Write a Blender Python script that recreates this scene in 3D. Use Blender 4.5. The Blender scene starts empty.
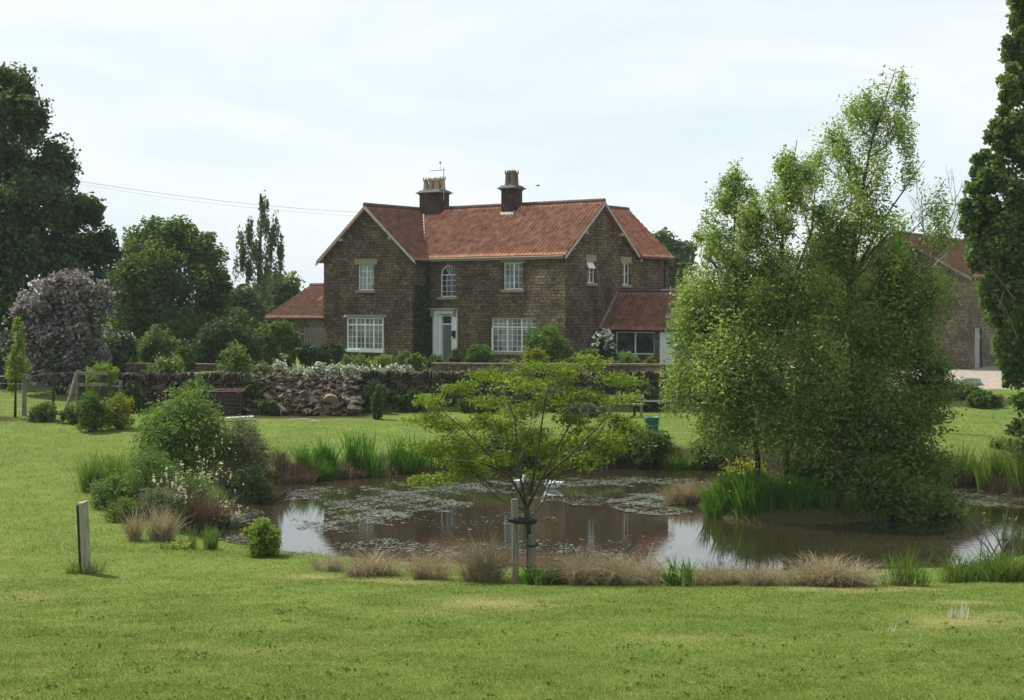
import bpy, math, random
import numpy as np
from mathutils import Vector, Matrix

# ------------------------------------------------------------------ camera, sky, sun, exposure
sc = bpy.context.scene
COL = sc.collection
FOC, YH, HC = 1500.0, 308.0, 4.6          # focal length in pixels, horizon row, eye height above the pond
cam_d = bpy.data.cameras.new('camera')
cam = bpy.data.objects.new('camera', cam_d)
COL.objects.link(cam)
cam.location = (0, 0, HC)
cam.rotation_euler = (math.radians(90), 0, 0)
cam_d.sensor_width = 36.0
cam_d.lens = FOC / 1024 * 36.0
cam_d.shift_y = -(350 - YH) / 1024.0
cam_d.clip_start, cam_d.clip_end = 0.1, 4000
sc.camera = cam

SUN_AZ, SUN_EL = math.radians(142), math.radians(54)    # math angle of the direction towards the sun
SUN = Vector((math.cos(SUN_EL) * math.cos(SUN_AZ), math.cos(SUN_EL) * math.sin(SUN_AZ), math.sin(SUN_EL)))
sun_d = bpy.data.lights.new('sun', 'SUN')
sun_d.energy, sun_d.angle, sun_d.color = 4.4, math.radians(0.6), (1.0, 0.94, 0.83)
sun = bpy.data.objects.new('sun', sun_d)
COL.objects.link(sun)
sun.rotation_euler = (-SUN).to_track_quat('-Z', 'Y').to_euler()

world = bpy.data.worlds.new('World')
sc.world = world
world.use_nodes = True
wn, wl = world.node_tree.nodes, world.node_tree.links
wn.clear()
def wnode(t, **kw):
    n = wn.new(t)
    for k, v in kw.items():
        setattr(n, k, v)
    return n
sky = wnode('ShaderNodeTexSky', sky_type='NISHITA', sun_disc=False)
sky.sun_elevation = SUN_EL
sky.sun_rotation = math.atan2(SUN.x, SUN.y)
sky.dust_density, sky.air_density, sky.altitude = 2.0, 1.0, 50
tc = wnode('ShaderNodeTexCoord')
mp = wnode('ShaderNodeMapping')
mp.inputs['Scale'].default_value = (1.0, 1.0, 4.0)
mp.inputs['Rotation'].default_value = (0, math.radians(8), 0.5)
wl.new(tc.outputs['Generated'], mp.inputs['Vector'])
no = wnode('ShaderNodeTexNoise')
no.inputs['Scale'].default_value = 3.1
no.inputs['Detail'].default_value = 7
no.inputs['Roughness'].default_value = 0.55
no.inputs['Distortion'].default_value = 0.6
wl.new(mp.outputs['Vector'], no.inputs['Vector'])
cr = wnode('ShaderNodeValToRGB')
cr.color_ramp.elements[0].position, cr.color_ramp.elements[0].color = 0.38, (0, 0, 0, 1)
cr.color_ramp.elements[1].position, cr.color_ramp.elements[1].color = 0.60, (1, 1, 1, 1)
wl.new(no.outputs['Fac'], cr.inputs['Fac'])
# thin high cloud everywhere low in the sky, opening to blue overhead
sep = wnode('ShaderNodeSeparateXYZ')
wl.new(tc.outputs['Generated'], sep.inputs['Vector'])
mr = wnode('ShaderNodeMapRange')
mr.inputs['From Min'].default_value, mr.inputs['From Max'].default_value = 0.1, 0.75
mr.inputs['To Min'].default_value, mr.inputs['To Max'].default_value = 0.95, 0.60
wl.new(sep.outputs['Z'], mr.inputs['Value'])
cc = wnode('ShaderNodeMix', data_type='RGBA')
cc.inputs[6].default_value = (5.7, 6.6, 6.95, 1)
cc.inputs[7].default_value = (7.0, 7.4, 7.5, 1)
wl.new(cr.outputs['Color'], cc.inputs[0])
cm = wnode('ShaderNodeMix', data_type='RGBA')
wl.new(mr.outputs['Result'], cm.inputs[0])
wl.new(sky.outputs['Color'], cm.inputs[6])
wl.new(cc.outputs[2], cm.inputs[7])
bg = wnode('ShaderNodeBackground')
bg.inputs['Strength'].default_value = 0.1
wl.new(cm.outputs[2], bg.inputs['Color'])
wo = wnode('ShaderNodeOutputWorld')
wl.new(bg.outputs['Background'], wo.inputs['Surface'])

sc.view_settings.view_transform = 'Standard'
sc.view_settings.look = 'None'
sc.view_settings.exposure = 0.5
sc.view_settings.gamma = 1.0
sc.view_settings.use_curve_mapping = False
sc.render.engine = 'CYCLES'
sc.cycles.max_bounces = 6
sc.cycles.transparent_max_bounces = 4

# ------------------------------------------------------------------ helpers
R = math.radians
rng = np.random.default_rng(11)
random.seed(5)

def link(o, parent=None):
    COL.objects.link(o)
    if parent is not None:
        o.parent = parent
    return o

def tag(o, label=None, cat=None, group=None, kind=None):
    for k, v in (('label', label), ('category', cat), ('group', group), ('kind', kind)):
        if v:
            o[k] = v
    return o

def thing(name, label, cat, loc=(0, 0, 0), rz=0.0, group=None):
    o = bpy.data.objects.new(name, None)
    o.empty_display_size = 0.2
    o.location = loc
    o.rotation_euler = (0, 0, rz)
    link(o)
    return tag(o, label, cat, group)

def raw_mesh(name, V, F, mat, parent=None, smooth=False):
    """V (n,3) array, F (m,k) array of equal-sized faces."""
    V = np.asarray(V, np.float32); F = np.asarray(F, np.int32)
    me = bpy.data.meshes.new(name)
    k = F.shape[1]
    me.vertices.add(len(V)); me.vertices.foreach_set('co', V.ravel())
    me.loops.add(F.size); me.loops.foreach_set('vertex_index', F.ravel())
    me.polygons.add(len(F))
    me.polygons.foreach_set('loop_start', np.arange(0, F.size, k, dtype=np.int32))
    me.polygons.foreach_set('loop_total', np.full(len(F), k, np.int32))
    if smooth:
        me.polygons.foreach_set('use_smooth', np.ones(len(F), bool))
    me.update(calc_edges=True)
    me.materials.append(mat)
    o = bpy.data.objects.new(name, me)
    return link(o, parent)

class MB:
    def __init__(self):
        self.v, self.f = [], []
    def add(self, vs, fs):
        b = len(self.v)
        self.v += [tuple(p) for p in vs]
        self.f += [tuple(i + b for i in f) for f in fs]
    def box(self, x0, x1, y0, y1, z0, z1, m=None):
        vs = [(x, y, z) for z in (z0, z1) for y in (y0, y1) for x in (x0, x1)]
        if m is not None:
            vs = [tuple(m @ Vector(p)) for p in vs]
        self.add(vs, [(0, 2, 3, 1), (4, 5, 7, 6), (0, 1, 5, 4), (2, 6, 7, 3), (0, 4, 6, 2), (1, 3, 7, 5)])
    def quad(self, a, b, c, d):
        self.add([a, b, c, d], [(0, 1, 2, 3)])
    def prism(self, poly, axis, a0, a1):
        """poly: list of 2D points; extruded along axis ('x' or 'y') between a0 and a1."""
        n = len(poly)
        mk = (lambda a, p: (a, p[0], p[1])) if axis == 'x' else ((lambda a, p: (p[0], a, p[1])) if axis == 'y' else (lambda a, p: (p[0], p[1], a)))
        vs = [mk(a0, p) for p in poly] + [mk(a1, p) for p in poly]
        fs = [tuple(range(n))[::-1], tuple(range(n, 2 * n))] + [(i, (i + 1) % n, n + (i + 1) % n, n + i) for i in range(n)]
        self.add(vs, fs)
    def tube(self, pts, rad, sides=6, cap=True):
        pts = [Vector(p) for p in pts]
        if not hasattr(rad, '__len__'):
            rad = [rad] * len(pts)
        b = len(self.v)
        up = Vector((0.31, 0.17, 0.93)).normalized()
        for i, p in enumerate(pts):
            t = (pts[min(i + 1, len(pts) - 1)] - pts[max(i - 1, 0)])
            t = t.normalized() if t.length > 1e-9 else Vector((0, 0, 1))
            s = t.cross(up)
            if s.length < 0.1:
                s = t.cross(Vector((1, 0, 0)))
            s.normalize(); u = s.cross(t)
            for k in range(sides):
                a = 2 * math.pi * k / sides
                self.v.append(tuple(p + (s * math.cos(a) + u * math.sin(a)) * rad[i]))
        for i in range(len(pts) - 1):
            for k in range(sides):
                k2 = (k + 1) % sides
                self.f.append((b + i * sides + k, b + i * sides + k2, b + (i + 1) * sides + k2, b + (i + 1) * sides + k))
        if cap:
            self.f.append(tuple(b + k for k in range(sides))[::-1])
            self.f.append(tuple(b + (len(pts) - 1) * sides + k for k in range(sides)))
    def lathe(self, prof, c=(0, 0, 0), sides=14):
        b = len(self.v)
        for r, z in prof:
            for k in range(sides):
                a = 2 * math.pi * k / sides
                self.v.append((c[0] + r * math.cos(a), c[1] + r * math.sin(a), c[2] + z))
        for i in range(len(prof) - 1):
            for k in range(sides):
                k2 = (k + 1) % sides
                self.f.append((b + i * sides + k, b + i * sides + k2, b + (i + 1) * sides + k2, b + (i + 1) * sides + k))
        self.f.append(tuple(b + (len(prof) - 1) * sides + k for k in range(sides)))
    def stone(self, c, s, rz, tilt=(0, 0), seed=0):
        """an irregular block: a jittered, chamfered box."""
        r = random.Random(seed)
        m = Matrix.Translation(c) @ Matrix.Rotation(rz, 4, 'Z') @ Matrix.Rotation(tilt[0], 4, 'X') @ Matrix.Rotation(tilt[1], 4, 'Y')
        j = lambda: 1 + r.uniform(-0.28, 0.12)
        vs = []
        for sz, ins in ((-1, .8), (-.6, 1), (.6, 1), (1, .78)):
            for ax, ay in ((-1, -.6), (-.7, -1), (.7, -1), (1, -.6), (1, .6), (.7, 1), (-.7, 1), (-1, .6)):
                vs.append(tuple(m @ Vector((ax * s[0] / 2 * ins * j(), ay * s[1] / 2 * ins * j(), sz * s[2] / 2 * j()))))
        fs = [tuple(range(8))[::-1], tuple(range(24, 32))]
        for l in range(3):
            fs += [(l * 8 + k, l * 8 + (k + 1) % 8, l * 8 + 8 + (k + 1) % 8, l * 8 + 8 + k) for k in range(8)]
        self.add(vs, fs)
    def build(self, name, mat, parent=None, smooth=False, bevel=0):
        me = bpy.data.meshes.new(name)
        me.from_pydata(self.v, [], self.f)
        if smooth:
            for p in me.polygons:
                p.use_smooth = True
        me.update()
        me.materials.append(mat)
        o = bpy.data.objects.new(name, me)
        if bevel:
            b = o.modifiers.new('bevel', 'BEVEL'); b.width = bevel; b.segments = 2; b.limit_method = 'ANGLE'
        return link(o, parent)

# ------------------------------------------------------------------ materials
def new_mat(name):
    m = bpy.data.materials.new(name)
    m.use_nodes = True
    n = m.node_tree.nodes
    return m, n, m.node_tree.links, n['Principled BSDF'], n['Material Output']

def set_spec(p, v):
    p.inputs['Specular IOR Level'].default_value = v

def noise_mat(name, cols, scale=4.0, rough=0.85, bump=0.2, detail=6, spec=0.25, stretch=(1, 1, 1), pos=None, bump_scale=None, bdist=0.02):
    m, n, l, p, o = new_mat(name)
    t = n.new('ShaderNodeTexCoord'); mpn = n.new('ShaderNodeMapping'); mpn.inputs['Scale'].default_value = stretch
    l.new(t.outputs['Object'], mpn.inputs['Vector'])
    x = n.new('ShaderNodeTexNoise'); x.inputs['Scale'].default_value = scale; x.inputs['Detail'].default_value = detail
    x.inputs['Roughness'].default_value = 0.6
    l.new(mpn.outputs['Vector'], x.inputs['Vector'])
    r = n.new('ShaderNodeValToRGB')
    el = r.color_ramp.elements
    k = len(cols)
    pos = pos or [0.3 + 0.4 * i / (k - 1) for i in range(k)]
    while len(el) < k:
        el.new(0.5)
    for i, c in enumerate(cols):
        el[i].position = pos[i]; el[i].color = (*c, 1)
    l.new(x.outputs['Fac'], r.inputs['Fac']); l.new(r.outputs['Color'], p.inputs['Base Color'])
    p.inputs['Roughness'].default_value = rough; set_spec(p, spec)
    if bump:
        x2 = n.new('ShaderNodeTexNoise'); x2.inputs['Scale'].default_value = bump_scale or scale * 5; x2.inputs['Detail'].default_value = 5
        l.new(mpn.outputs['Vector'], x2.inputs['Vector'])
        b = n.new('ShaderNodeBump'); b.inputs['Strength'].default_value = bump; b.inputs['Distance'].default_value = bdist
        l.new(x2.outputs['Fac'], b.inputs['Height']); l.new(b.outputs['Normal'], p.inputs['Normal'])
    return m

def leaf_mat(name, cols, trans=0.35, scale=0.8, rough=0.55, tcol=None, spec=0.12):
    """foliage: a colour of its own per leaf, drifting from one bough to the next, light coming through."""
    m, n, l, p, o = new_mat(name)
    g = n.new('ShaderNodeNewGeometry')
    r = n.new('ShaderNodeValToRGB'); el = r.color_ramp.elements
    k = len(cols)
    while len(el) < k:
        el.new(0.5)
    for i, c in enumerate(cols):
        el[i].position = i / (k - 1); el[i].color = (*c, 1)
    t = n.new('ShaderNodeTexCoord'); x = n.new('ShaderNodeTexNoise'); x.inputs['Scale'].default_value = scale; x.inputs['Detail'].default_value = 3
    l.new(t.outputs['Object'], x.inputs['Vector'])
    a = n.new('ShaderNodeMath'); a.operation = 'MULTIPLY_ADD'; a.inputs[1].default_value = 0.62; l.new(g.outputs['Random Per Island'], a.inputs[0])
    b = n.new('ShaderNodeMath'); b.operation = 'MULTIPLY_ADD'; b.inputs[1].default_value = 1.5; b.inputs[2].default_value = -0.56
    l.new(x.outputs['Fac'], b.inputs[0]); l.new(b.outputs[0], a.inputs[2]); a.use_clamp = True
    l.new(a.outputs[0], r.inputs['Fac']); l.new(r.outputs['Color'], p.inputs['Base Color'])
    p.inputs['Roughness'].default_value = rough; set_spec(p, spec)
    if trans:
        tr = n.new('ShaderNodeBsdfTranslucent')
        mxc = n.new('ShaderNodeMix'); mxc.data_type = 'RGBA'; mxc.blend_type = 'MULTIPLY'; mxc.inputs[0].default_value = 1.0
        mxc.inputs[7].default_value = (*(tcol or (1.5, 1.6, 0.75)), 1)
        l.new(r.outputs['Color'], mxc.inputs[6]); l.new(mxc.outputs[2], tr.inputs['Color'])
        ms = n.new('ShaderNodeMixShader'); ms.inputs['Fac'].default_value = trans
        l.new(p.outputs['BSDF'], ms.inputs[1]); l.new(tr.outputs['BSDF'], ms.inputs[2]); l.new(ms.outputs['Shader'], o.inputs['Surface'])
    return m

def stone_mat(name, c1, c2, mortar, course=0.19, width=0.42, mortar_size=0.012, bump=0.6, pale_patch=None):
    """coursed stone in the wall's own plane: u runs along either wall direction, v is height."""
    m, n, l, p, o = new_mat(name)
    t = n.new('ShaderNodeTexCoord'); s = n.new('ShaderNodeSeparateXYZ'); l.new(t.outputs['Object'], s.inputs['Vector'])
    ad = n.new('ShaderNodeMath'); ad.operation = 'ADD'; l.new(s.outputs['X'], ad.inputs[0]); l.new(s.outputs['Y'], ad.inputs[1])
    nz = n.new('ShaderNodeTexNoise'); nz.inputs['Scale'].default_value = 1.6; nz.inputs['Detail'].default_value = 3; l.new(t.outputs['Object'], nz.inputs['Vector'])
    wob = n.new('ShaderNodeMath'); wob.operation = 'MULTIPLY_ADD'; wob.inputs[1].default_value = 0.10
    l.new(nz.outputs['Fac'], wob.inputs[0]); l.new(s.outputs['Z'], wob.inputs[2])
    c = n.new('ShaderNodeCombineXYZ'); l.new(ad.outputs[0], c.inputs['X']); l.new(wob.outputs[0], c.inputs['Y'])
    b = n.new('ShaderNodeTexBrick')
    b.inputs['Scale'].default_value = 1.0; b.inputs['Brick Width'].default_value = width; b.inputs['Row Height'].default_value = course
    b.inputs['Mortar Size'].default_value = mortar_size; b.inputs['Mortar Smooth'].default_value = 0.6; b.inputs['Bias'].default_value = -0.1
    b.inputs['Color1'].default_value = (*c1, 1); b.inputs['Color2'].default_value = (*c2, 1); b.inputs['Mortar'].default_value = (*mortar, 1)
    b.offset = 0.47; b.squash = 0.8; b.squash_frequency = 3
    l.new(c.outputs[0], b.inputs['Vector'])
    x = n.new('ShaderNodeTexNoise'); x.inputs['Scale'].default_value = 7; x.inputs['Detail'].default_value = 6; l.new(t.outputs['Object'], x.inputs['Vector'])
    x3 = n.new('ShaderNodeTexNoise'); x3.inputs['Scale'].default_value = 0.9; x3.inputs['Detail'].default_value = 4; l.new(t.outputs['Object'], x3.inputs['Vector'])
    mrr = n.new('ShaderNodeMapRange'); mrr.inputs['From Min'].default_value = 0.3; mrr.inputs['From Max'].default_value = 0.7
    mrr.inputs['To Min'].default_value = 0.55; mrr.inputs['To Max'].default_value = 1.5; l.new(x.outputs['Fac'], mrr.inputs['Value'])
    mr3 = n.new('ShaderNodeMapRange'); mr3.inputs['From Min'].default_value = 0.35; mr3.inputs['From Max'].default_value = 0.65
    mr3.inputs['To Min'].default_value = 0.66; mr3.inputs['To Max'].default_value = 1.38; l.new(x3.outputs['Fac'], mr3.inputs['Value'])
    mu = n.new('ShaderNodeMath'); mu.operation = 'MULTIPLY'; l.new(mrr.outputs[0], mu.inputs[0]); l.new(mr3.outputs[0], mu.inputs[1])
    vm = n.new('ShaderNodeVectorMath'); vm.operation = 'SCALE'; l.new(b.outputs['Color'], vm.inputs[0]); l.new(mu.outputs[0], vm.inputs['Scale'])
    out = vm.outputs[0]
    if pale_patch:       # paler stones between x0 and the corner, on the wall facing y = 0
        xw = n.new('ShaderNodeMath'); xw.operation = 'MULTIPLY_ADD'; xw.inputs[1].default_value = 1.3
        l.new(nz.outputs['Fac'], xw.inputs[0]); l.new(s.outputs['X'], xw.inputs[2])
        ra = n.new('ShaderNodeMapRange'); ra.inputs['From Min'].default_value = pale_patch[0] + .55; ra.inputs['From Max'].default_value = pale_patch[0] + .85; l.new(xw.outputs[0], ra.inputs['Value'])
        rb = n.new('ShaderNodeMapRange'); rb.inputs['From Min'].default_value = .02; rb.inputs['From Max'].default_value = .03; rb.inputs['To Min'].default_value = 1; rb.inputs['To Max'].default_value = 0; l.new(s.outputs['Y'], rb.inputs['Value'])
        rc = n.new('ShaderNodeMapRange'); rc.inputs['From Min'].default_value = pale_patch[1]; rc.inputs['From Max'].default_value = pale_patch[1] + .3; rc.inputs['To Min'].default_value = 1; rc.inputs['To Max'].default_value = 0; l.new(wob.outputs[0], rc.inputs['Value'])
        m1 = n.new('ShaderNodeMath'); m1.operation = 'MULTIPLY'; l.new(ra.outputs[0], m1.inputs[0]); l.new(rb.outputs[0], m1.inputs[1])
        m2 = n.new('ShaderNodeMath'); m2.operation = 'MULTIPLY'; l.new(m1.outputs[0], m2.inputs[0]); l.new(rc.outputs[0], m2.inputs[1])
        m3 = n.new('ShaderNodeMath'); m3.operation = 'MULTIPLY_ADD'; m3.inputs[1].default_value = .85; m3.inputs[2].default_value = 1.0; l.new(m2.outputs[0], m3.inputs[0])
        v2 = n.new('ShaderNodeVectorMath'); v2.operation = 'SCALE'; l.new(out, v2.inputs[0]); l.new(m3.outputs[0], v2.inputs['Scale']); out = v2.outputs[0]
    l.new(out, p.inputs['Base Color'])
    p.inputs['Roughness'].default_value = 0.9; set_spec(p, 0.15)
    inv = n.new('ShaderNodeMath'); inv.operation = 'SUBTRACT'; inv.inputs[0].default_value = 1.0; l.new(b.outputs['Fac'], inv.inputs[1])
    hh = n.new('ShaderNodeMath'); hh.operation = 'MULTIPLY_ADD'; hh.inputs[1].default_value = 0.7; l.new(x.outputs['Fac'], hh.inputs[0]); l.new(inv.outputs[0], hh.inputs[2])
    bu = n.new('ShaderNodeBump'); bu.inputs['Strength'].default_value = bump; bu.inputs['Distance'].default_value = 0.04
    l.new(hh.outputs[0], bu.inputs['Height']); l.new(bu.outputs['Normal'], p.inputs['Normal'])
    return m

def pane_mat(name, c1, c2, scale=1.4):
    return noise_mat(name, [c1, c2], scale=scale, rough=0.06, bump=0.03, bump_scale=3, spec=0.5, pos=[0.42, 0.58])

def tile_mat(name, cols, **k):
    m = noise_mat(name, cols, **k)
    n, l = m.node_tree.nodes, m.node_tree.links
    p = n['Principled BSDF']; src = p.inputs['Base Color'].links[0].from_socket
    at = n.new('ShaderNodeAttribute'); at.attribute_name = 'tile'
    v = n.new('ShaderNodeVectorMath'); v.operation = 'SCALE'
    l.new(src, v.inputs[0]); l.new(at.outputs['Fac'], v.inputs['Scale']); l.new(v.outputs[0], p.inputs['Base Color'])
    return m

M = {}
M['stone'] = stone_mat('ironstone', (0.148, 0.108, 0.067), (0.072, 0.054, 0.036), (0.042, 0.032, 0.021), course=0.165, width=0.36, mortar_size=0.02, bump=0.8, pale_patch=(-2.5, 4.9))
M['barn_stone'] = stone_mat('barn_stone', (0.16, 0.128, 0.09), (0.11, 0.088, 0.064), (0.08, 0.066, 0.05), course=0.16, width=0.36)
M['brick'] = stone_mat('chimney_brick', (0.075, 0.045, 0.036), (0.05, 0.035, 0.03), (0.07, 0.06, 0.05), course=0.085, width=0.23, mortar_size=0.006)
M['garden_stone'] = stone_mat('garden_wall_stone', (0.15, 0.115, 0.085), (0.10, 0.075, 0.058), (0.06, 0.05, 0.04), course=0.13, width=0.34)
M['pale_stone'] = noise_mat('lintel_stone', [(0.24, 0.20, 0.135), (0.34, 0.29, 0.20)], scale=5, bump=0.2)
M['grey_stone'] = noise_mat('grey_stone', [(0.16, 0.15, 0.13), (0.27, 0.25, 0.21)], scale=5, bump=0.3)
M['rubble'] = noise_mat('rubble_stone', [(0.07, 0.055, 0.042), (0.16, 0.12, 0.088), (0.27, 0.21, 0.155)], scale=2.2, bump=0.5, detail=8)
M['dark_rubble'] = noise_mat('dark_rubble_stone', [(0.035, 0.031, 0.027), (0.075, 0.062, 0.05), (0.14, 0.115, 0.09)], scale=2.4, bump=0.5, detail=8)
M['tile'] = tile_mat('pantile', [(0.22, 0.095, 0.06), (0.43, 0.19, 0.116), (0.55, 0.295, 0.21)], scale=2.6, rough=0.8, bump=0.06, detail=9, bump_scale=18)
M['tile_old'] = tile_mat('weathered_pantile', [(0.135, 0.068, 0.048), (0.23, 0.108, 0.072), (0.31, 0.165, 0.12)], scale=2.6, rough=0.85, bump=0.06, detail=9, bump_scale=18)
M['ridge_tile'] = noise_mat('ridge_tile', [(0.075, 0.055, 0.048), (0.12, 0.08, 0.066)], scale=3, bump=0.2)
M['cream'] = noise_mat('cream_paint', [(0.34, 0.32, 0.27), (0.46, 0.43, 0.37)], scale=3, rough=0.6, bump=0.05)
M['white'] = noise_mat('white_paint', [(0.66, 0.68, 0.68), (0.8, 0.81, 0.8)], scale=4, rough=0.45, bump=0.04)
M['grey_paint'] = noise_mat('lead_grey', [(0.22, 0.23, 0.235), (0.33, 0.34, 0.34)], scale=4, rough=0.6, bump=0.06)
M['black'] = noise_mat('black_iron', [(0.012, 0.012, 0.013), (0.025, 0.025, 0.026)], scale=6, rough=0.5, bump=0.05)
M['door_green'] = noise_mat('sage_door_paint', [(0.095, 0.15, 0.13), (0.13, 0.19, 0.165)], scale=2, rough=0.5, bump=0.04)
M['pane'] = pane_mat('curtained_pane', (0.10, 0.12, 0.125), (0.26, 0.29, 0.29))
M['pane_dark'] = pane_mat('dark_pane', (0.012, 0.014, 0.016), (0.04, 0.045, 0.05))
M['pane_grey'] = pane_mat('grey_pane', (0.02, 0.026, 0.026), (0.06, 0.075, 0.07))
M['cap'] = noise_mat('sooty_stone', [(0.07, 0.065, 0.06), (0.13, 0.12, 0.105)], scale=5, bump=0.2)
M['pot'] = noise_mat('buff_chimney_pot', [(0.30, 0.22, 0.145), (0.42, 0.32, 0.22)], scale=3, bump=0.1)
M['pot_dark'] = noise_mat('sooty_chimney_pot', [(0.12, 0.10, 0.075), (0.22, 0.185, 0.13)], scale=3, bump=0.1)
M['metal'] = noise_mat('aerial_metal', [(0.25, 0.26, 0.27), (0.4, 0.4, 0.41)], scale=5, rough=0.4, bump=0)
M['bark'] = noise_mat('bark', [(0.035, 0.028, 0.022), (0.085, 0.07, 0.055)], scale=5, bump=0.6, stretch=(1, 1, 0.3))
M['twig'] = noise_mat('pale_twig', [(0.10, 0.085, 0.065), (0.2, 0.17, 0.135)], scale=6, bump=0.2)
M['green_bark'] = noise_mat('young_bark', [(0.030, 0.030, 0.019), (0.06, 0.057, 0.037)], scale=6, bump=0.3, stretch=(1, 1, 0.3))
M['timber'] = noise_mat('weathered_timber', [(0.10, 0.088, 0.068), (0.20, 0.18, 0.14), (0.28, 0.26, 0.205)], scale=3.0, bump=0.5, stretch=(6, 6, 0.7), detail=8)
M['timber_dark'] = noise_mat('dark_timber', [(0.026, 0.023, 0.019), (0.065, 0.057, 0.046)], scale=3.0, bump=0.5, stretch=(6, 6, 0.7), detail=8)
M['timber_pale'] = noise_mat('silvered_plank', [(0.30, 0.29, 0.26), (0.45, 0.44, 0.40)], scale=3.0, bump=0.2, stretch=(1, 8, 8))
M['post'] = noise_mat('silvered_post', [(0.16, 0.145, 0.11), (0.28, 0.26, 0.2), (0.38, 0.355, 0.28)], scale=3.0, bump=0.5, stretch=(6, 6, 0.7), detail=8)
M['log'] = noise_mat('cut_log', [(0.10, 0.078, 0.05), (0.20, 0.16, 0.105)], scale=2.5, bump=0.3)
M['rubber'] = noise_mat('black_rubber', [(0.01, 0.01, 0.011), (0.02, 0.02, 0.021)], scale=8, rough=0.7, bump=0.1)
M['tub'] = noise_mat('teal_plastic', [(0.02, 0.13, 0.115), (0.03, 0.17, 0.15)], scale=4, rough=0.45, bump=0.02)
M['wire'] = noise_mat('galvanised_wire', [(0.10, 0.10, 0.10), (0.18, 0.18, 0.18)], scale=8, rough=0.5, bump=0)
M['cable'] = noise_mat('grey_cable', [(0.16, 0.165, 0.17), (0.22, 0.225, 0.23)], scale=2, rough=0.6, bump=0)
M['gravel'] = noise_mat('gravel', [(0.22, 0.185, 0.15), (0.36, 0.31, 0.255)], scale=3, bump=0.6, detail=10, bump_scale=40)
M['terracotta'] = noise_mat('red_brick_rubble', [(0.19, 0.075, 0.05), (0.32, 0.15, 0.10)], scale=3, bump=0.3)
M['bird'] = noise_mat('dark_feathers', [(0.03, 0.03, 0.033), (0.07, 0.065, 0.06)], scale=20, bump=0)

# foliage colours
M['f_dark'] = leaf_mat('dark_leaves', [(0.034, 0.062, 0.028), (0.06, 0.098, 0.038), (0.105, 0.15, 0.055)], trans=0.28, scale=0.35)
M['f_mid'] = leaf_mat('mid_leaves', [(0.044, 0.08, 0.022), (0.074, 0.124, 0.032), (0.122, 0.182, 0.052)], trans=0.33, scale=0.5)
M['f_weep'] = leaf_mat('grey_green_leaves', [(0.056, 0.0878, 0.039), (0.098, 0.135, 0.065), (0.14, 0.189, 0.091)], trans=0.3, scale=0.6)
M['f_willow'] = leaf_mat('willow_leaves', [(0.105, 0.17, 0.036), (0.185, 0.265, 0.068), (0.3, 0.37, 0.135)], trans=0.45, scale=0.7, spec=0.3, rough=0.4)
M['f_willow_dark'] = leaf_mat('thicket_leaves', [(0.068, 0.12, 0.025), (0.118, 0.185, 0.042), (0.2, 0.275, 0.08)], trans=0.3, scale=0.8)
M['f_young'] = leaf_mat('yellow_green_leaves', [(0.0978, 0.144, 0.0143), (0.1495, 0.21, 0.022), (0.23, 0.294, 0.044)], trans=0.38, scale=1.4, tcol=(1.4, 1.45, 0.6))
M['f_poplar'] = leaf_mat('poplar_leaves', [(0.045, 0.085, 0.02), (0.095, 0.155, 0.036), (0.18, 0.25, 0.075)], trans=0.3, scale=0.55)
M['f_bush'] = leaf_mat('bush_leaves', [(0.068, 0.118, 0.028), (0.112, 0.178, 0.044), (0.175, 0.25, 0.072)], trans=0.35, scale=1.1)
M['f_lime'] = leaf_mat('lime_leaves', [(0.11, 0.17, 0.024), (0.165, 0.235, 0.04), (0.25, 0.315, 0.07)], trans=0.35, scale=1.4)
M['f_box'] = leaf_mat('box_leaves', [(0.052, 0.1063, 0.0132), (0.0845, 0.1562, 0.0198), (0.13, 0.2125, 0.033)], trans=0.25, scale=1.5)
M['f_gold'] = leaf_mat('golden_leaves', [(0.13, 0.16, 0.012), (0.20, 0.23, 0.02), (0.30, 0.31, 0.04)], trans=0.3, scale=1.2)
M['f_grey'] = leaf_mat('grey_leaves', [(0.092, 0.1092, 0.0605), (0.138, 0.1552, 0.088), (0.207, 0.2127, 0.1375)], trans=0.3, scale=1.3)
M['f_lilac'] = leaf_mat('lilac_blossom', [(0.15, 0.132, 0.13), (0.26, 0.232, 0.232), (0.45, 0.41, 0.41)], trans=0.25, scale=0.9, tcol=(1.2, 1.05, 1.1))
M['f_white'] = leaf_mat('white_flowers', [(0.6, 0.6, 0.55), (0.74, 0.74, 0.7), (0.86, 0.86, 0.83)], trans=0.25, scale=3, tcol=(1, 1, 0.9))
M['f_cream'] = leaf_mat('cream_flowers', [(0.42, 0.40, 0.27), (0.55, 0.53, 0.38), (0.68, 0.66, 0.52)], trans=0.25, scale=3, tcol=(1, 1, 0.85))
M['f_yellow'] = leaf_mat('yellow_flowers', [(0.5, 0.42, 0.03), (0.6, 0.52, 0.05), (0.7, 0.62, 0.1)], trans=0.25, scale=3, tcol=(1, 1, 0.6))
M['f_iris'] = leaf_mat('sword_leaves', [(0.039, 0.102, 0.0132), (0.0715, 0.156, 0.022), (0.1235, 0.228, 0.0385)], trans=0.38, scale=1.6, tcol=(1.3, 1.6, 0.6))
M['f_reed'] = leaf_mat('reed_leaves', [(0.05, 0.096, 0.018), (0.092, 0.152, 0.03), (0.165, 0.21, 0.06)], trans=0.38, scale=1.6)
M['f_dry'] = leaf_mat('dry_grass', [(0.15, 0.128, 0.078), (0.295, 0.256, 0.16), (0.5, 0.445, 0.315)], trans=0.3, scale=1.6, tcol=(1.2, 1.1, 0.9))
M['f_brown'] = leaf_mat('brown_stems', [(0.055, 0.044, 0.028), (0.105, 0.083, 0.052), (0.19, 0.152, 0.1)], trans=0.25, scale=1.6, tcol=(1.2, 1.05, 0.8))
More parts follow.
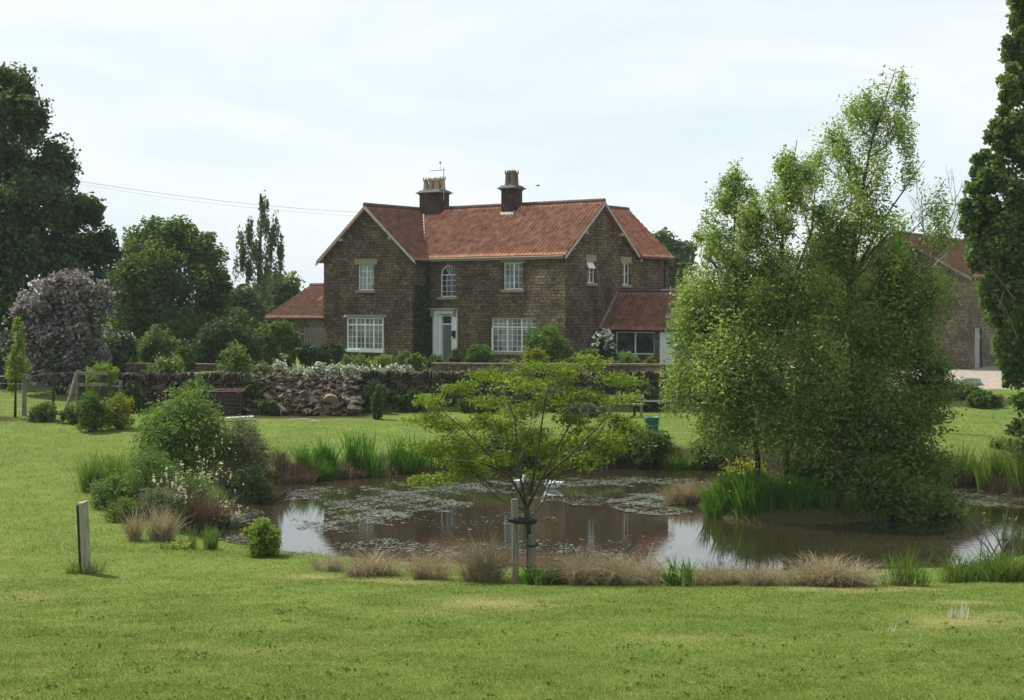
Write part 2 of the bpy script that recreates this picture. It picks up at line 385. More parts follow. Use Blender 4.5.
M['f_ivy'] = leaf_mat('ivy_leaves', [(0.026, 0.052, 0.016), (0.046, 0.084, 0.025), (0.09, 0.14, 0.042)], trans=0.2, scale=1.2)
M['weed'] = leaf_mat('pondweed', [(0.04, 0.044, 0.024), (0.078, 0.081, 0.048), (0.145, 0.146, 0.1)], trans=0.0, scale=0.9, rough=0.35, spec=0.5)
M['lily_pad'] = noise_mat('lily_pad', [(0.05, 0.08, 0.03), (0.10, 0.13, 0.06)], scale=8, rough=0.35, bump=0.1, spec=0.5)

# ------------------------------------------------------------------ pixels to places
def P(px, py, Y):
    return Vector(((px - 512) * Y / FOC, Y, HC - (py - YH) * Y / FOC))
def flat(px, py, z=0.0):
    Y = (HC - z) * FOC / (py - YH)
    return ((px - 512) * Y / FOC, Y)

POND = np.array([flat(*p) for p in [
    (196, 542), (240, 551), (300, 561), (350, 568), (410, 573), (470, 577), (540, 579), (600, 580), (660, 580), (720, 582), (790, 583), (860, 583), (930, 581),
    (975, 574), (1010, 562), (1060, 540), (1120, 520), (1110, 500), (1060, 492), (1010, 488), (968, 487), (930, 480), (860, 474), (800, 470), (740, 469), (690, 469), (640, 468),
    (590, 468), (540, 468), (480, 470), (420, 473), (370, 477), (320, 481), (288, 484), (268, 492), (246, 502), (222, 514), (204, 528)]])
ISLE = np.array([flat(*p) for p in [
    (684, 505), (700, 514), (716, 521), (760, 525), (810, 527), (870, 524), (925, 517), (955, 506), (950, 496), (930, 488), (890, 484), (820, 482), (740, 486), (700, 494)]])

def poly_sd(poly, X, Y):
    """signed distance to a polygon, positive outside."""
    X = np.asarray(X, float); Y = np.asarray(Y, float)
    d = np.full(X.shape, 1e9); ins = np.zeros(X.shape, bool)
    n = len(poly)
    for i in range(n):
        ax, ay = poly[i]; bx, by = poly[(i + 1) % n]
        ex, ey = bx - ax, by - ay
        t = np.clip(((X - ax) * ex + (Y - ay) * ey) / (ex * ex + ey * ey), 0, 1)
        d = np.minimum(d, np.hypot(X - ax - t * ex, Y - ay - t * ey))
        c = (ay > Y) != (by > Y)
        ins ^= c & (X < (bx - ax) * (Y - ay) / (by - ay + 1e-12) + ax)
    return np.where(ins, -d, d)

def wob(X, Y, s=1.0):
    return (np.sin(X * 1.3 * s + 0.7) * np.cos(Y * 1.1 * s - 0.4) + 0.6 * np.sin(X * 2.9 * s + Y * 2.3 * s) + 0.4 * np.cos(X * 5.1 * s - Y * 4.3 * s)) / 2
def sstep(a, b, x):
    t = np.clip((x - a) / (b - a), 0, 1)
    return t * t * (3 - 2 * t)
YK = [-60, 0, 10, 18, 23.5, 27, 40, 46, 52, 52.9]
ZK = [4.0, 2.95, 1.92, 0.98, 0.36, 0.30, 0.40, 0.62, 0.90, 0.95]
def height(X, Y):
    X = np.asarray(X, float); Y = np.asarray(Y, float)
    zn = np.interp(Y, YK, ZK)
    up = np.interp(Y, [52.9, 54.3, 60, 68, 77, 110, 500, 3000], [0.95, 1.5, 1.72, 1.93, 1.95, 2.0, 2.6, 2.6])
    ramp = np.interp(Y, [40, 52.9, 60, 66, 77, 110, 500, 3000], [0.42, 0.97, 1.35, 1.65, 1.72, 1.9, 2.6, 2.6])
    w = sstep(-15.5, -14.2, X) * (1 - sstep(9.0, 12.0, X))
    far = np.where(Y > 40, np.where(Y > 52.9, w * up + (1 - w) * ramp, w * zn + (1 - w) * np.interp(Y, [40, 52.9], [0.40, 0.97])), zn)
    z = np.where(Y > 40, far, zn)
    z = z + 0.035 * wob(X, Y, 0.35) + 0.012 * wob(X + 3, Y, 1.1)
    # right-hand bank of the pond stands a little higher at the near corner
    sd = np.maximum(poly_sd(POND, X, Y), -poly_sd(ISLE, X, Y)) + 0.10 * wob(X, Y, 1.5)
    isl = poly_sd(ISLE, X, Y)
    zi = 0.28 - 0.0 * isl
    z = np.where(isl < 0.0, np.minimum(z, zi), z)
    k = sstep(-0.35, 0.75, sd)
    return -0.45 * (1 - k) + z * k
def gz(x, y):
    return float(height(np.array([x]), np.array([y]))[0])
def G(px, Y):
    x = (px - 512) * Y / FOC
    return Vector((x, Y, gz(x, Y)))
_ys = np.arange(6, 140, 0.05)
def gp(px, py):
    """where the line of sight through a pixel meets the ground."""
    X = (px - 512) * _ys / FOC
    h = height(X, _ys)
    ray = HC - (py - YH) * _ys / FOC
    i = int(np.argmax(ray < np.maximum(h, -0.02)))
    return Vector((X[i], _ys[i], max(h[i], 0.0)))

# ------------------------------------------------------------------ ground, water
DRY = [(500, 606, 80, 9), (390, 580, 66, 3.5), (305, 577, 45, 3), (965, 621, 75, 7), (850, 589, 90, 4), (960, 603, 40, 2.5), (30, 598, 40, 8), (700, 640, 90, 4), (230, 650, 110, 6)]
def dry_mask(X, Y):
    X = np.asarray(X, float); Y = np.asarray(Y, float)
    z = np.interp(Y, YK, ZK)
    px = 512 + X * FOC / Y; py = YH + (HC - z) * FOC / Y
    m = np.zeros(X.shape)
    for i, (cx, cy, rx, ry) in enumerate(DRY):
        a = 0.6 if i < 6 else 0.3
        d = np.hypot((px - cx) / rx, (py - cy) / ry) + 0.42 * wob(X, Y, 1.3) + 0.3 * wob(X + 5, Y, 4.1)
        m = np.maximum(m, a * (1 - sstep(0.1, 1.35, d)))
    return np.where(Y > 5, m, 0)

def lawn_mat(name, blades=False):
    m, n, l, p, o = new_mat(name)
    t = n.new('ShaderNodeTexCoord')
    x = n.new('ShaderNodeTexNoise'); x.inputs['Scale'].default_value = 0.9; x.inputs['Detail'].default_value = 9; x.inputs['Roughness'].default_value = 0.72
    l.new(t.outputs['Object'], x.inputs['Vector'])
    if blades:
        g = n.new('ShaderNodeNewGeometry')
        src = g.outputs['Random Per Island']
    else:
        y = n.new('ShaderNodeTexNoise'); y.inputs['Scale'].default_value = 14; y.inputs['Detail'].default_value = 8; l.new(t.outputs['Object'], y.inputs['Vector'])
        src = y.outputs['Fac']
    a = n.new('ShaderNodeMath'); a.operation = 'MULTIPLY_ADD'; a.inputs[1].default_value = 0.55 if blades else 0.9; l.new(src, a.inputs[0])
    b = n.new('ShaderNodeMath'); b.operation = 'MULTIPLY_ADD'; b.inputs[1].default_value = 1.7; b.inputs[2].default_value = -0.62 if blades else -0.8
    l.new(x.outputs['Fac'], b.inputs[0]); l.new(b.outputs[0], a.inputs[2]); a.use_clamp = True
    r = n.new('ShaderNodeValToRGB'); e = r.color_ramp.elements
    cols = [(0.066, 0.110, 0.021), (0.118, 0.168, 0.035), (0.190, 0.226, 0.066)] if blades else [(0.062, 0.105, 0.020), (0.108, 0.154, 0.031), (0.170, 0.202, 0.056)]
    e.new(0.5)
    for i in range(3):
        e[i].position = i / 2; e[i].color = (*cols[i], 1)
    l.new(a.outputs[0], r.inputs['Fac'])
    at = n.new('ShaderNodeAttribute'); at.attribute_name = 'dry'
    mx = n.new('ShaderNodeMix'); mx.data_type = 'RGBA'
    mx.inputs[7].default_value = (0.30, 0.245, 0.115, 1)
    l.new(at.outputs['Fac'], mx.inputs[0]); l.new(r.outputs['Color'], mx.inputs[6])
    last = mx
    if not blades:
        a2 = n.new('ShaderNodeAttribute'); a2.attribute_name = 'mud'
        m2 = n.new('ShaderNodeMix'); m2.data_type = 'RGBA'; m2.inputs[7].default_value = (0.040, 0.031, 0.020, 1)
        l.new(a2.outputs['Fac'], m2.inputs[0]); l.new(mx.outputs[2], m2.inputs[6]); last = m2
        x2 = n.new('ShaderNodeTexNoise'); x2.inputs['Scale'].default_value = 30; x2.inputs['Detail'].default_value = 6; l.new(t.outputs['Object'], x2.inputs['Vector'])
        bu = n.new('ShaderNodeBump'); bu.inputs['Strength'].default_value = 0.5; bu.inputs['Distance'].default_value = 0.03
        l.new(x2.outputs['Fac'], bu.inputs['Height']); l.new(bu.outputs['Normal'], p.inputs['Normal'])
    l.new(last.outputs[2], p.inputs['Base Color'])
    p.inputs['Roughness'].default_value = 0.85; set_spec(p, 0.03)
    if blades:
        tr = n.new('ShaderNodeBsdfTranslucent'); mc = n.new('ShaderNodeMix'); mc.data_type = 'RGBA'; mc.blend_type = 'MULTIPLY'; mc.inputs[0].default_value = 1
        mc.inputs[7].default_value = (1.25, 1.28, 0.8, 1); l.new(last.outputs[2], mc.inputs[6]); l.new(mc.outputs[2], tr.inputs['Color'])
        ms = n.new('ShaderNodeMixShader'); ms.inputs[0].default_value = 0.35
        l.new(p.outputs[0], ms.inputs[1]); l.new(tr.outputs[0], ms.inputs[2]); l.new(ms.outputs[0], o.inputs['Surface'])
    return m

def point_attr(o, name, arr):
    a = o.data.attributes.new(name, 'FLOAT', 'POINT')
    a.data.foreach_set('value', np.asarray(arr, np.float32))

xs = np.unique(np.concatenate([np.arange(-22, 24.01, 0.22), np.arange(-60, 60.1, 2.0), np.geomspace(60, 2500, 22), -np.geomspace(60, 2500, 22)]))
ys = np.unique(np.concatenate([np.arange(20, 58.01, 0.22), np.arange(4, 20, 0.5), np.arange(-60, 4, 8.0), np.arange(58, 110, 1.5), np.geomspace(110, 3000, 24)]))
GX, GY = np.meshgrid(xs, ys)
GZ = height(GX, GY)
nx, ny = len(xs), len(ys)
idx = np.arange(nx * ny).reshape(ny, nx)
F = np.stack([idx[:-1, :-1], idx[:-1, 1:], idx[1:, 1:], idx[1:, :-1]], -1).reshape(-1, 4)
ground = raw_mesh('ground', np.stack([GX, GY, GZ], -1).reshape(-1, 3), F, lawn_mat('lawn_ground'), smooth=True)
tag(ground, kind='structure')
point_attr(ground, 'dry', dry_mask(GX, GY).ravel() * 0.85)
sdg = np.maximum(poly_sd(POND, GX, GY), -poly_sd(ISLE, GX, GY)) + 0.10 * wob(GX, GY, 1.5)
mud = 1 - sstep(0.1, np.where(GY > 40, 1.5, 0.75), sdg)
for cx, cy, rx, ry in [(-7.4, 32.0, 1.0, 1.8), (17.4, 55.5, 2.6, 1.5), (-7.5, 51.6, 3.4, 0.8), (-17.9, 50.5, 1.5, 1.2), (2, 56, 9, 1.8), (8.8, 53, 2, 3), (-2, 65.5, 13, 3.6), (-3, 58, 8, 2.5)]:
    mud = np.maximum(mud, 0.9 * (1 - sstep(0.6, 1.1, np.hypot((GX - cx) / rx, (GY - cy) / ry) + 0.25 * wob(GX, GY, 1.2))))
mud = np.maximum(mud, .85 * (poly_sd(ISLE, GX, GY) < .3))
point_attr(ground, 'mud', mud.ravel())

m, n, l, p, o = new_mat('pond_water')
t = n.new('ShaderNodeTexCoord')
x = n.new('ShaderNodeTexNoise'); x.inputs['Scale'].default_value = 0.35; x.inputs['Detail'].default_value = 4; l.new(t.outputs['Object'], x.inputs['Vector'])
r = n.new('ShaderNodeValToRGB'); r.color_ramp.elements[0].position = 0.35; r.color_ramp.elements[0].color = (0.021, 0.018, 0.010, 1)
r.color_ramp.elements[1].position = 0.65; r.color_ramp.elements[1].color = (0.033, 0.026, 0.015, 1)
l.new(x.outputs['Fac'], r.inputs['Fac']); l.new(r.outputs['Color'], p.inputs['Base Color'])
p.inputs['Roughness'].default_value = 0.025; p.inputs['IOR'].default_value = 1.5
mpw = n.new('ShaderNodeMapping'); mpw.inputs['Scale'].default_value = (0.55, 1.0, 1); l.new(t.outputs['Object'], mpw.inputs['Vector'])
w = n.new('ShaderNodeTexNoise'); w.inputs['Scale'].default_value = 6.5; w.inputs['Detail'].default_value = 3; l.new(mpw.outputs['Vector'], w.inputs['Vector'])
bu = n.new('ShaderNodeBump'); bu.inputs['Strength'].default_value = 0.022; bu.inputs['Distance'].default_value = 0.04
l.new(w.outputs['Fac'], bu.inputs['Height']); l.new(bu.outputs['Normal'], p.inputs['Normal'])
water = raw_mesh('pond_water', [(-12, 22.5, 0), (22, 22.5, 0), (22, 50, 0), (-12, 50, 0)], [(0, 1, 2, 3)], m)
tag(water, kind='structure')

# ------------------------------------------------------------------ summer haze: one closed box of even air round everything
hm = MB(); hm.box(-2700, 2700, -90, 3200, -1.5, 20)
m, n, l, p, o = new_mat('haze'); n.remove(p)
v = n.new('ShaderNodeVolumePrincipled'); v.inputs['Density'].default_value = 0.00028; v.inputs['Color'].default_value = (0.86, 0.92, 0.96, 1)
l.new(v.outputs[0], o.inputs['Volume'])
tag(hm.build('haze', m), kind='stuff')

# ------------------------------------------------------------------ leaves and blades
def unit(a):
    return a / (np.linalg.norm(a, axis=1, keepdims=True) + 1e-9)
def leaf_arrays(C, size, aspect=0.5, droop=0.0, jitter=0.35, rg=rng):
    N = len(C)
    d = rg.normal(size=(N, 3)); d[:, 2] = d[:, 2] * 0.7 - droop
    d = unit(d)
    s = unit(np.cross(d, rg.normal(size=(N, 3)) + np.array([0, 0, 0.6])))
    L = size * (1 + jitter * rg.normal(size=(N, 1))).clip(0.4, 1.9)
    a = C - d * L * 0.5; b = C + d * L * 0.5; c = C - d * L * 0.05
    V = np.stack([a, c + s * L * aspect * 0.5, b, c - s * L * aspect * 0.5], 1).reshape(-1, 3)
    return V, np.arange(4 * N).reshape(N, 4)
def leaf_obj(name, C, size, mat, parent=None, aspect=0.5, droop=0.0, rg=rng):
    V, F = leaf_arrays(np.asarray(C), size, aspect, droop, rg=rg)
    return raw_mesh(name, V, F, mat, parent)

def blade_obj(name, base, h, wd, lean, mat, parent=None, bend=0.5, rg=rng):
    """grass-like blades: base (N,3), heights (N), widths (N), lean (N,2) = horizontal offset of the tip as a share of height."""
    N = len(base)
    h = np.asarray(h).reshape(N, 1); wd = np.asarray(wd).reshape(N, 1)
    a = rg.uniform(0, 2 * np.pi, N)
    s = np.stack([np.cos(a), np.sin(a) * 0.6, np.zeros(N)], 1)
    ln = np.concatenate([lean, np.zeros((N, 1))], 1)
    up = np.array([[0, 0, 1.0]])
    rows = []
    for tt, ww in ((0, 1.0), (0.4, 0.9), (0.75, 0.62)):
        c = base + up * h * (tt - bend * 0.25 * tt ** 3 * np.linalg.norm(lean, axis=1, keepdims=True)) + ln * h * (tt * (1 - bend) + bend * tt ** 2.2)
        rows.append((c - s * wd * ww / 2, c + s * wd * ww / 2))
    tip = base + up * h * (1 - bend * 0.3 * np.linalg.norm(lean, axis=1, keepdims=True)) + ln * h
    V = np.stack([rows[0][0], rows[0][1], rows[1][0], rows[1][1], rows[2][0], rows[2][1], tip - s * wd * 0.08, tip + s * wd * 0.08], 1).reshape(-1, 3)
    b = (np.arange(N) * 8)[:, None]
    F = np.concatenate([b + np.array([[0, 1, 3, 2]]), b + np.array([[2, 3, 5, 4]]), b + np.array([[4, 5, 7, 6]])], 0)
    return raw_mesh(name, V, F, mat, parent)

def sample_clump(c, r, nsub, nleaf, rg, spread=0.22, elong=(1, 1, 1), shell=0.5):
    """leaf centres gathered in sub-clumps through an ellipsoid; returns (subs, leaves)."""
    u = unit(rg.normal(size=(nsub, 3)))
    rad = (rg.uniform(0, 1, (nsub, 1)) ** shell)
    subs = np.asarray(c) + u * rad * np.asarray(r) * 0.92
    k = rg.integers(0, nsub, nleaf)
    sg = spread * float(np.mean(r)) * np.asarray(elong)
    sc_ = rg.uniform(0.6, 1.35, (nsub, 1))
    leaves = subs[k] + np.clip(rg.normal(size=(nleaf, 3)), -1.9, 1.9) * sg * sc_[k]
    return subs, leaves

def leafy(name, label, cat, base, clumps, mat, size, stems=None, trunk_mat='bark', aspect=0.5, droop=0.0, spread=0.22, elong=(1, 1, 1),
          group=None, seed=0, extra=None, parts=('trunk', 'crown'), twig_r=0.012, rise=0.7, shell=0.5, sub_twigs=True, min_z=None, dead=None, more=1.0):
    """clumps: (centre, radii, nsub, nleaf) in world metres; stems: (points, radii) in world metres."""
    rg = np.random.default_rng(seed + 100)
    base = Vector(base)
    root = thing(name, label, cat, base, 0, group)
    b = np.array(base)
    mb = MB()
    pts = []
    if stems is None:
        stems = []
        for c, r, ns, nl in clumps:
            c = Vector(c)
            s0 = base + Vector((rg.normal() * 0.06, rg.normal() * 0.06, -0.05))
            mid = s0.lerp(c, 0.5) + Vector((rg.normal() * 0.05, rg.normal() * 0.05, 0.05))
            stems.append(([s0, mid, c], [0.03, 0.02, 0.008]))
    for sp, sr in stems:
        mb.tube([Vector(q) - base for q in sp], sr, 7)
        q = [Vector(v) for v in sp]
        for i in range(len(q) - 1):
            for tt in np.linspace(0, 1, 6):
                pts.append((*q[i].lerp(q[i + 1], tt), sr[i] * (1 - tt) + sr[i + 1] * tt))
    pts = np.array(pts)
    allL = []
    tw = MB()
    for c, r, ns, nl in clumps:
        subs, lv = sample_clump(c, r, ns, int(nl * more), rg, spread, elong, shell)
        allL.append(lv)
        if not sub_twigs:
            continue
        c = np.asarray(c)
        hd = np.hypot(pts[:, 0] - c[0], pts[:, 1] - c[1])
        k = int(np.argmin(np.abs(pts[:, 2] - (c[2] - rise * hd)) + 0.6 * hd))
        a0 = Vector(pts[k, :3]) - base; cc_ = Vector(c) - base
        r0 = min(pts[k, 3] * 0.5, 0.012 + 0.016 * float(np.mean(r)))
        mid = a0.lerp(cc_, 0.5) + Vector((0, 0, -0.08 * (cc_ - a0).length))
        tw.tube([a0, mid, cc_], [r0, r0 * 0.75, r0 * 0.4], 5, cap=False)
        for s in subs:
            s = Vector(s) - base
            f = rg.uniform(0.35, 1.0)
            q0 = a0.lerp(cc_, f)
            q1 = q0.lerp(s, 0.5) + Vector(rg.normal(size=3) * 0.06 * (s - q0).length)
            tw.tube([q0, q1, s], [r0 * 0.4, min(twig_r, r0 * 0.3), twig_r * 0.35], 4, cap=False)
    tk = mb.build(parts[0], M[trunk_mat], root, smooth=True)
    if tw.v:
        tw.build('branches', M[trunk_mat], root, smooth=True)
    L = np.concatenate(allL) - b
    if min_z is not None:
        L = L[L[:, 2] > min_z + 0.08 * rg.normal(size=len(L))]
    leaf_obj(parts[1], L, size, M[mat], root, aspect, droop, rg)
    for nm, em, cnt, esz, func in (extra or []):
        C = func(np.concatenate(allL), rg, cnt) - b
        leaf_obj(nm, C, esz, M[em], root, 0.8, 0, rg)
    if dead:
        dead.build('dead_branches', M['twig'], root)
    return root

def outer(L, rg, cnt):
    """points on the upper, sunny side of a set of leaves."""
    c = L.mean(0); d = L - c
    s = d[:, 2] / (d[:, 2].std() + 1e-6) - 0.5 * d[:, 1] / (d[:, 1].std() + 1e-6) + rg.normal(size=len(L)) * 0.6
    k = np.argsort(-s)[:max(cnt * 3, 10)]
    return L[rg.choice(k, cnt)] + rg.normal(size=(cnt, 3)) * 0.02

def bush(name, label, cat, px0, px1, ytop, Y, mat, n=2500, size=0.07, seed=0, depth=0.8, group=None, extra=None, base=None, nb=7, aspect=0.55, ybase=None,
         spread=0.24, dome=False, elong=(1, 1, 1), shell=0.5, low=0.0):
    rg = np.random.default_rng(seed + 900)
    cx = (px0 + px1) / 2
    b = base if base is not None else G(cx, Y)
    if ybase is not None:
        b = P(cx, ybase, Y)
    top = P(cx, ytop, Y).z
    w = (px1 - px0) * Y / FOC / 2
    h = max(top - b.z, 0.2)
    clumps = []
    if dome:
        n = int(n * 2.2); spread = .07
        clumps.append(((b.x, b.y, b.z + h * 0.42), (w * 1.03, w * 1.03 * depth, h * 0.6), 260, n))
    else:
        n = int(n * 1.9)
        for i in range(nb):
            a = 2.4 * i + rg.uniform(-.4, .4); q = math.sqrt((i + .3) / nb) * 0.72
            prof_ = math.sqrt(max(0.05, 1 - (q / .95) ** 2))
            rz_b = h * rg.uniform(.24, .34)
            zt_ = h * prof_ * rg.uniform(.86, 1.06) - rz_b * .85
            cxb, cyb, rb = b.x + math.cos(a) * q * w, b.y + math.sin(a) * q * w * depth, w * rg.uniform(.34, .46)
            clumps.append(((cxb, cyb, b.z + max(zt_, rz_b * .5)), (rb, rb * max(depth, .5), rz_b), 14, int(n / nb * .62)))
            if zt_ > rz_b:
                clumps.append(((cxb, cyb, b.z + zt_ * .42), (rb, rb * max(depth, .5), max(zt_ * .5, .08)), 10, int(n / nb * .38)))
    return leafy(name, label, cat, b, clumps, mat, size, group=group, seed=seed, extra=extra, parts=('stems', 'foliage'), aspect=aspect, spread=spread, twig_r=0.006,
                 min_z=0.0, elong=elong, shell=0.22 if dome else shell, sub_twigs=not dome)

# ------------------------------------------------------------------ buildings
def wall_panel(mb, x0, x1, z0, z1, holes, th=0.35, m=None):
    """a wall in the local xz plane (outer face y=0, body towards +y) with rectangular openings, as one shell."""
    xs_ = sorted({x0, x1, *[h[0] for h in holes], *[h[1] for h in holes]})
    zs_ = sorted({z0, z1, *[h[2] for h in holes], *[h[3] for h in holes]})
    T = (lambda p: tuple(m @ Vector(p))) if m is not None else (lambda p: p)
    for i in range(len(xs_) - 1):
        for k in range(len(zs_) - 1):
            a, b, c, d = xs_[i], xs_[i + 1], zs_[k], zs_[k + 1]
            if any(h[0] <= a and b <= h[1] and h[2] <= c and d <= h[3] for h in holes):
                continue
            mb.quad(T((a, 0, c)), T((b, 0, c)), T((b, 0, d)), T((a, 0, d)))
            mb.quad(T((a, th, c)), T((a, th, d)), T((b, th, d)), T((b, th, c)))
    for a, b, c, d in holes:
        mb.quad(T((a, 0, c)), T((a, th, c)), T((a, th, d)), T((a, 0, d)))
        mb.quad(T((b, 0, c)), T((b, 0, d)), T((b, th, d)), T((b, th, c)))
        mb.quad(T((a, 0, c)), T((b, 0, c)), T((b, th, c)), T((a, th, c)))
        mb.quad(T((a, 0, d)), T((a, th, d)), T((b, th, d)), T((b, 0, d)))

def pantiles(name, o, a, b, mat, parent, pitch=0.25, course=0.36, amp=0.048, clip=None, step=0.014):
    """corrugated tile slope: o = eave corner, a = vector along the eave, b = vector up the slope."""
    o, a, b = Vector(o), Vector(a), Vector(b)
    La, Lb = a.length, b.length
    ah, bh = a.normalized(), b.normalized()
    nrm = ah.cross(bh)
    if nrm.z < 0:
        nrm = -nrm
    ns = max(2, int(La / (pitch / 10)))
    nc = max(1, int(round(Lb / course)))
    s = np.linspace(0, La, ns + 1)
    ph = (s / pitch) % 1.0
    prof = amp * np.where(ph < 0.4, np.maximum(np.sin(np.pi * ph / 0.4), 0) ** .6, -0.10 * np.sin(np.pi * (ph - 0.4) / 0.6))
    rg = np.random.default_rng(int(La * 100))
    rows, hs = [], []
    for c in range(nc):
        for tt, up in ((c / nc, step), ((c + 1) / nc, 0.0)):
            rows.append(tt * Lb); hs.append(up)
    V = []
    for ri, (tt, up) in enumerate(zip(rows, hs)):
        jit = np.repeat(rg.normal(size=int(La / pitch) + 2) * 0.003, 1)[(s / pitch).astype(int)]
        hgt = prof + up + jit + 0.025 * np.sin(s * 0.9 + tt * 0.7) * 0.5
        V.append(np.array(o)[None] + s[:, None] * np.array(ah)[None] + tt * np.array(bh)[None] + hgt[:, None] * np.array(nrm)[None])
    V = np.concatenate(V)
    w_ = ns + 1
    F = []
    for r_ in range(len(rows) - 1):
        i0 = r_ * w_ + np.arange(ns)
        F.append(np.stack([i0, i0 + 1, i0 + 1 + w_, i0 + w_], 1))
    F = np.concatenate(F)
    # underside and rim so that the slope is a slab
    base = len(V)
    un = [o - nrm * 0.07, o + a - nrm * 0.07, o + a + b - nrm * 0.07, o + b - nrm * 0.07]
    V = np.concatenate([V, np.array([tuple(q) for q in un])])
    last = (len(rows) - 1) * w_
    F = np.concatenate([F, np.array([[base, base + 3, base + 2, base + 1], [0, base, base + 1, ns], [last + ns, base + 2, base + 3, last], [last, base + 3, base, 0], [ns, base + 1, base + 2, last + ns]])])
    o_ = raw_mesh(name, V, F, mat, parent)
    tr_ = np.concatenate([np.repeat(rg.choice([.9, .95, 1.0, 1.0, 1.05, 1.1], int(La / pitch) + 3)[None], 2, 0)[:, (s / pitch).astype(int)].ravel() for _ in range(nc)] + [np.ones(4)])
    point_attr(o_, 'tile', tr_)
    return o_

def ridge_run(name, p0, p1, mat, parent, r=0.13):
    mb = MB()
    p0, p1 = Vector(p0), Vector(p1)
    n = max(1, int((p1 - p0).length / 0.45))
    for i in range(n):
        a, b = p0.lerp(p1, i / n), p0.lerp(p1, (i + 0.97) / n)
        mb.tube([a, b], [r * 1.05, r], 8)
    return mb.build(name, mat, parent)

def face_matrix(x, y, z, rz):
    return Matrix.Translation((x, y, z)) @ Matrix.Rotation(rz, 4, 'Z')

def window(parent, m, w, h, cols, rows, transom=None, pane='pane', name='window', sill=True, lintel=None, frame=0.06, bar=0.022, casements=1, depth=0.10, arch=False, open_leaf=None, lint_mat='pale_stone', sill_over=0.12):
    """m places the opening's lower left corner: local x to the right, y into the wall, z up."""
    T = lambda mb: [setattr(mb, 'v', [tuple(m @ Vector(p)) for p in mb.v])]
    fr = MB(); y0, y1 = depth, depth + 0.07
    fr.box(0, frame, y0, y1, 0, h); fr.box(w - frame, w, y0, y1, 0, h)
    fr.box(frame, w - frame, y0, y1, 0, frame)
    if not arch:
        fr.box(frame, w - frame, y0, y1, h - frame, h)
    iw = w - 2 * frame
    for k in range(1, casements):
        xx = frame + iw * k / casements
        fr.box(xx - frame * 0.62, xx + frame * 0.62, y0 + 0.002, y1 - 0.002, frame, h - (0 if arch else frame))
    zt = h - frame
    if transom:
        fr.box(frame, w - frame, y0 + 0.004, y1 - 0.004, transom - frame * 0.5, transom + frame * 0.5)
    f = None
    T(fr); f = fr.build('window', M['white'], parent)
    gb = MB()
    for k in range(casements):
        a, b = frame + iw * k / casements, frame + iw * (k + 1) / casements
        for c in range(1, cols):
            xx = a + (b - a) * c / cols
            gb.box(xx - bar / 2, xx + bar / 2, y0 + 0.012, y1 - 0.014, frame, h - (0 if arch else frame))
    for r_ in range(1, rows):
        zz = h * r_ / rows
        gb.box(frame, w - frame, y0 + 0.014, y1 - 0.016, zz - bar / 2, zz + bar / 2)
    if arch:
        n = 14; rad = w / 2
        ring = [(rad + rad * math.cos(math.pi * i / n), h + rad * math.sin(math.pi * i / n)) for i in range(n + 1)]
        for i in range(n):
            (xa, za), (xb, zb) = ring[i], ring[i + 1]
            k = 1 - frame * 1.2 / rad
            ia, ib = ((xa - rad) * k + rad, (za - h) * k + h), ((xb - rad) * k + rad, (zb - h) * k + h)
            gb.add([(xa, y0, za), (xb, y0, zb), (ib[0], y0, ib[1]), (ia[0], y0, ia[1]), (xa, y1, za), (xb, y1, zb), (ib[0], y1, ib[1]), (ia[0], y1, ia[1])],
                   [(0, 3, 2, 1), (4, 5, 6, 7), (0, 1, 5, 4), (2, 3, 7, 6)])
        for a in (60, 90, 120):
            gb.tube([(rad, y0 + .03, h), (rad + (rad - .03) * math.cos(R(a)), y0 + .03, h + (rad - .03) * math.sin(R(a)))], bar / 2, 4)
        gb.box(frame, w - frame, y0 + 0.01, y1 - 0.012, h - bar, h + bar)
    if gb.v:
        T(gb); gb.build('glazing_bars', M['white'], f)
    pn = MB()
    if arch:
        n = 14; rad = w / 2 - 0.02
        poly = [(w / 2 + rad, frame), *[(w / 2 + rad * math.cos(math.pi * i / n), h + rad * math.sin(math.pi * i / n)) for i in range(n + 1)], (w / 2 - rad, frame)]
        pn.add([(q[0], y0 + 0.035, q[1]) for q in poly], [tuple(range(len(poly)))[::-1]])
    else:
        pn.quad((frame * .5, y0 + 0.035, frame * .5), (w - frame * .5, y0 + 0.035, frame * .5), (w - frame * .5, y0 + 0.035, h - frame * .5), (frame * .5, y0 + 0.035, h - frame * .5))
    T(pn); pn.build('pane', M[pane], f)
    if sill:
        sb = MB(); sb.box(-sill_over, w + sill_over, -0.09, 0.33, -0.15, -0.004); T(sb); sb.build('sill', M['pale_stone'], f, bevel=0.01)
    if lintel:
        lb = MB(); hh = h; lb.box(-lintel[1], w + lintel[1], -0.015, 0.34, hh + 0.004, hh + lintel[0]); T(lb); lb.build('lintel', M[lint_mat], f, bevel=0.01)
    return f

def verge(parent, apex, eave, wd=0.15, th=0.05, name='barge_board', mat='cream', n=(0, -1, 0)):
    """board following a gable slope, hung under the tiles."""
    apex, eave, n = Vector(apex), Vector(eave), Vector(n)
    dn = Vector((0, 0, -wd))
    mb = MB()
    vs = [apex, eave, eave + dn, apex + dn]
    mb.add([*vs, *[v + n * th for v in vs]], [(0, 1, 2, 3), (7, 6, 5, 4), (0, 4, 5, 1), (2, 6, 7, 3), (0, 3, 7, 4), (1, 5, 6, 2)])
    return mb.build(name, M[mat], parent)

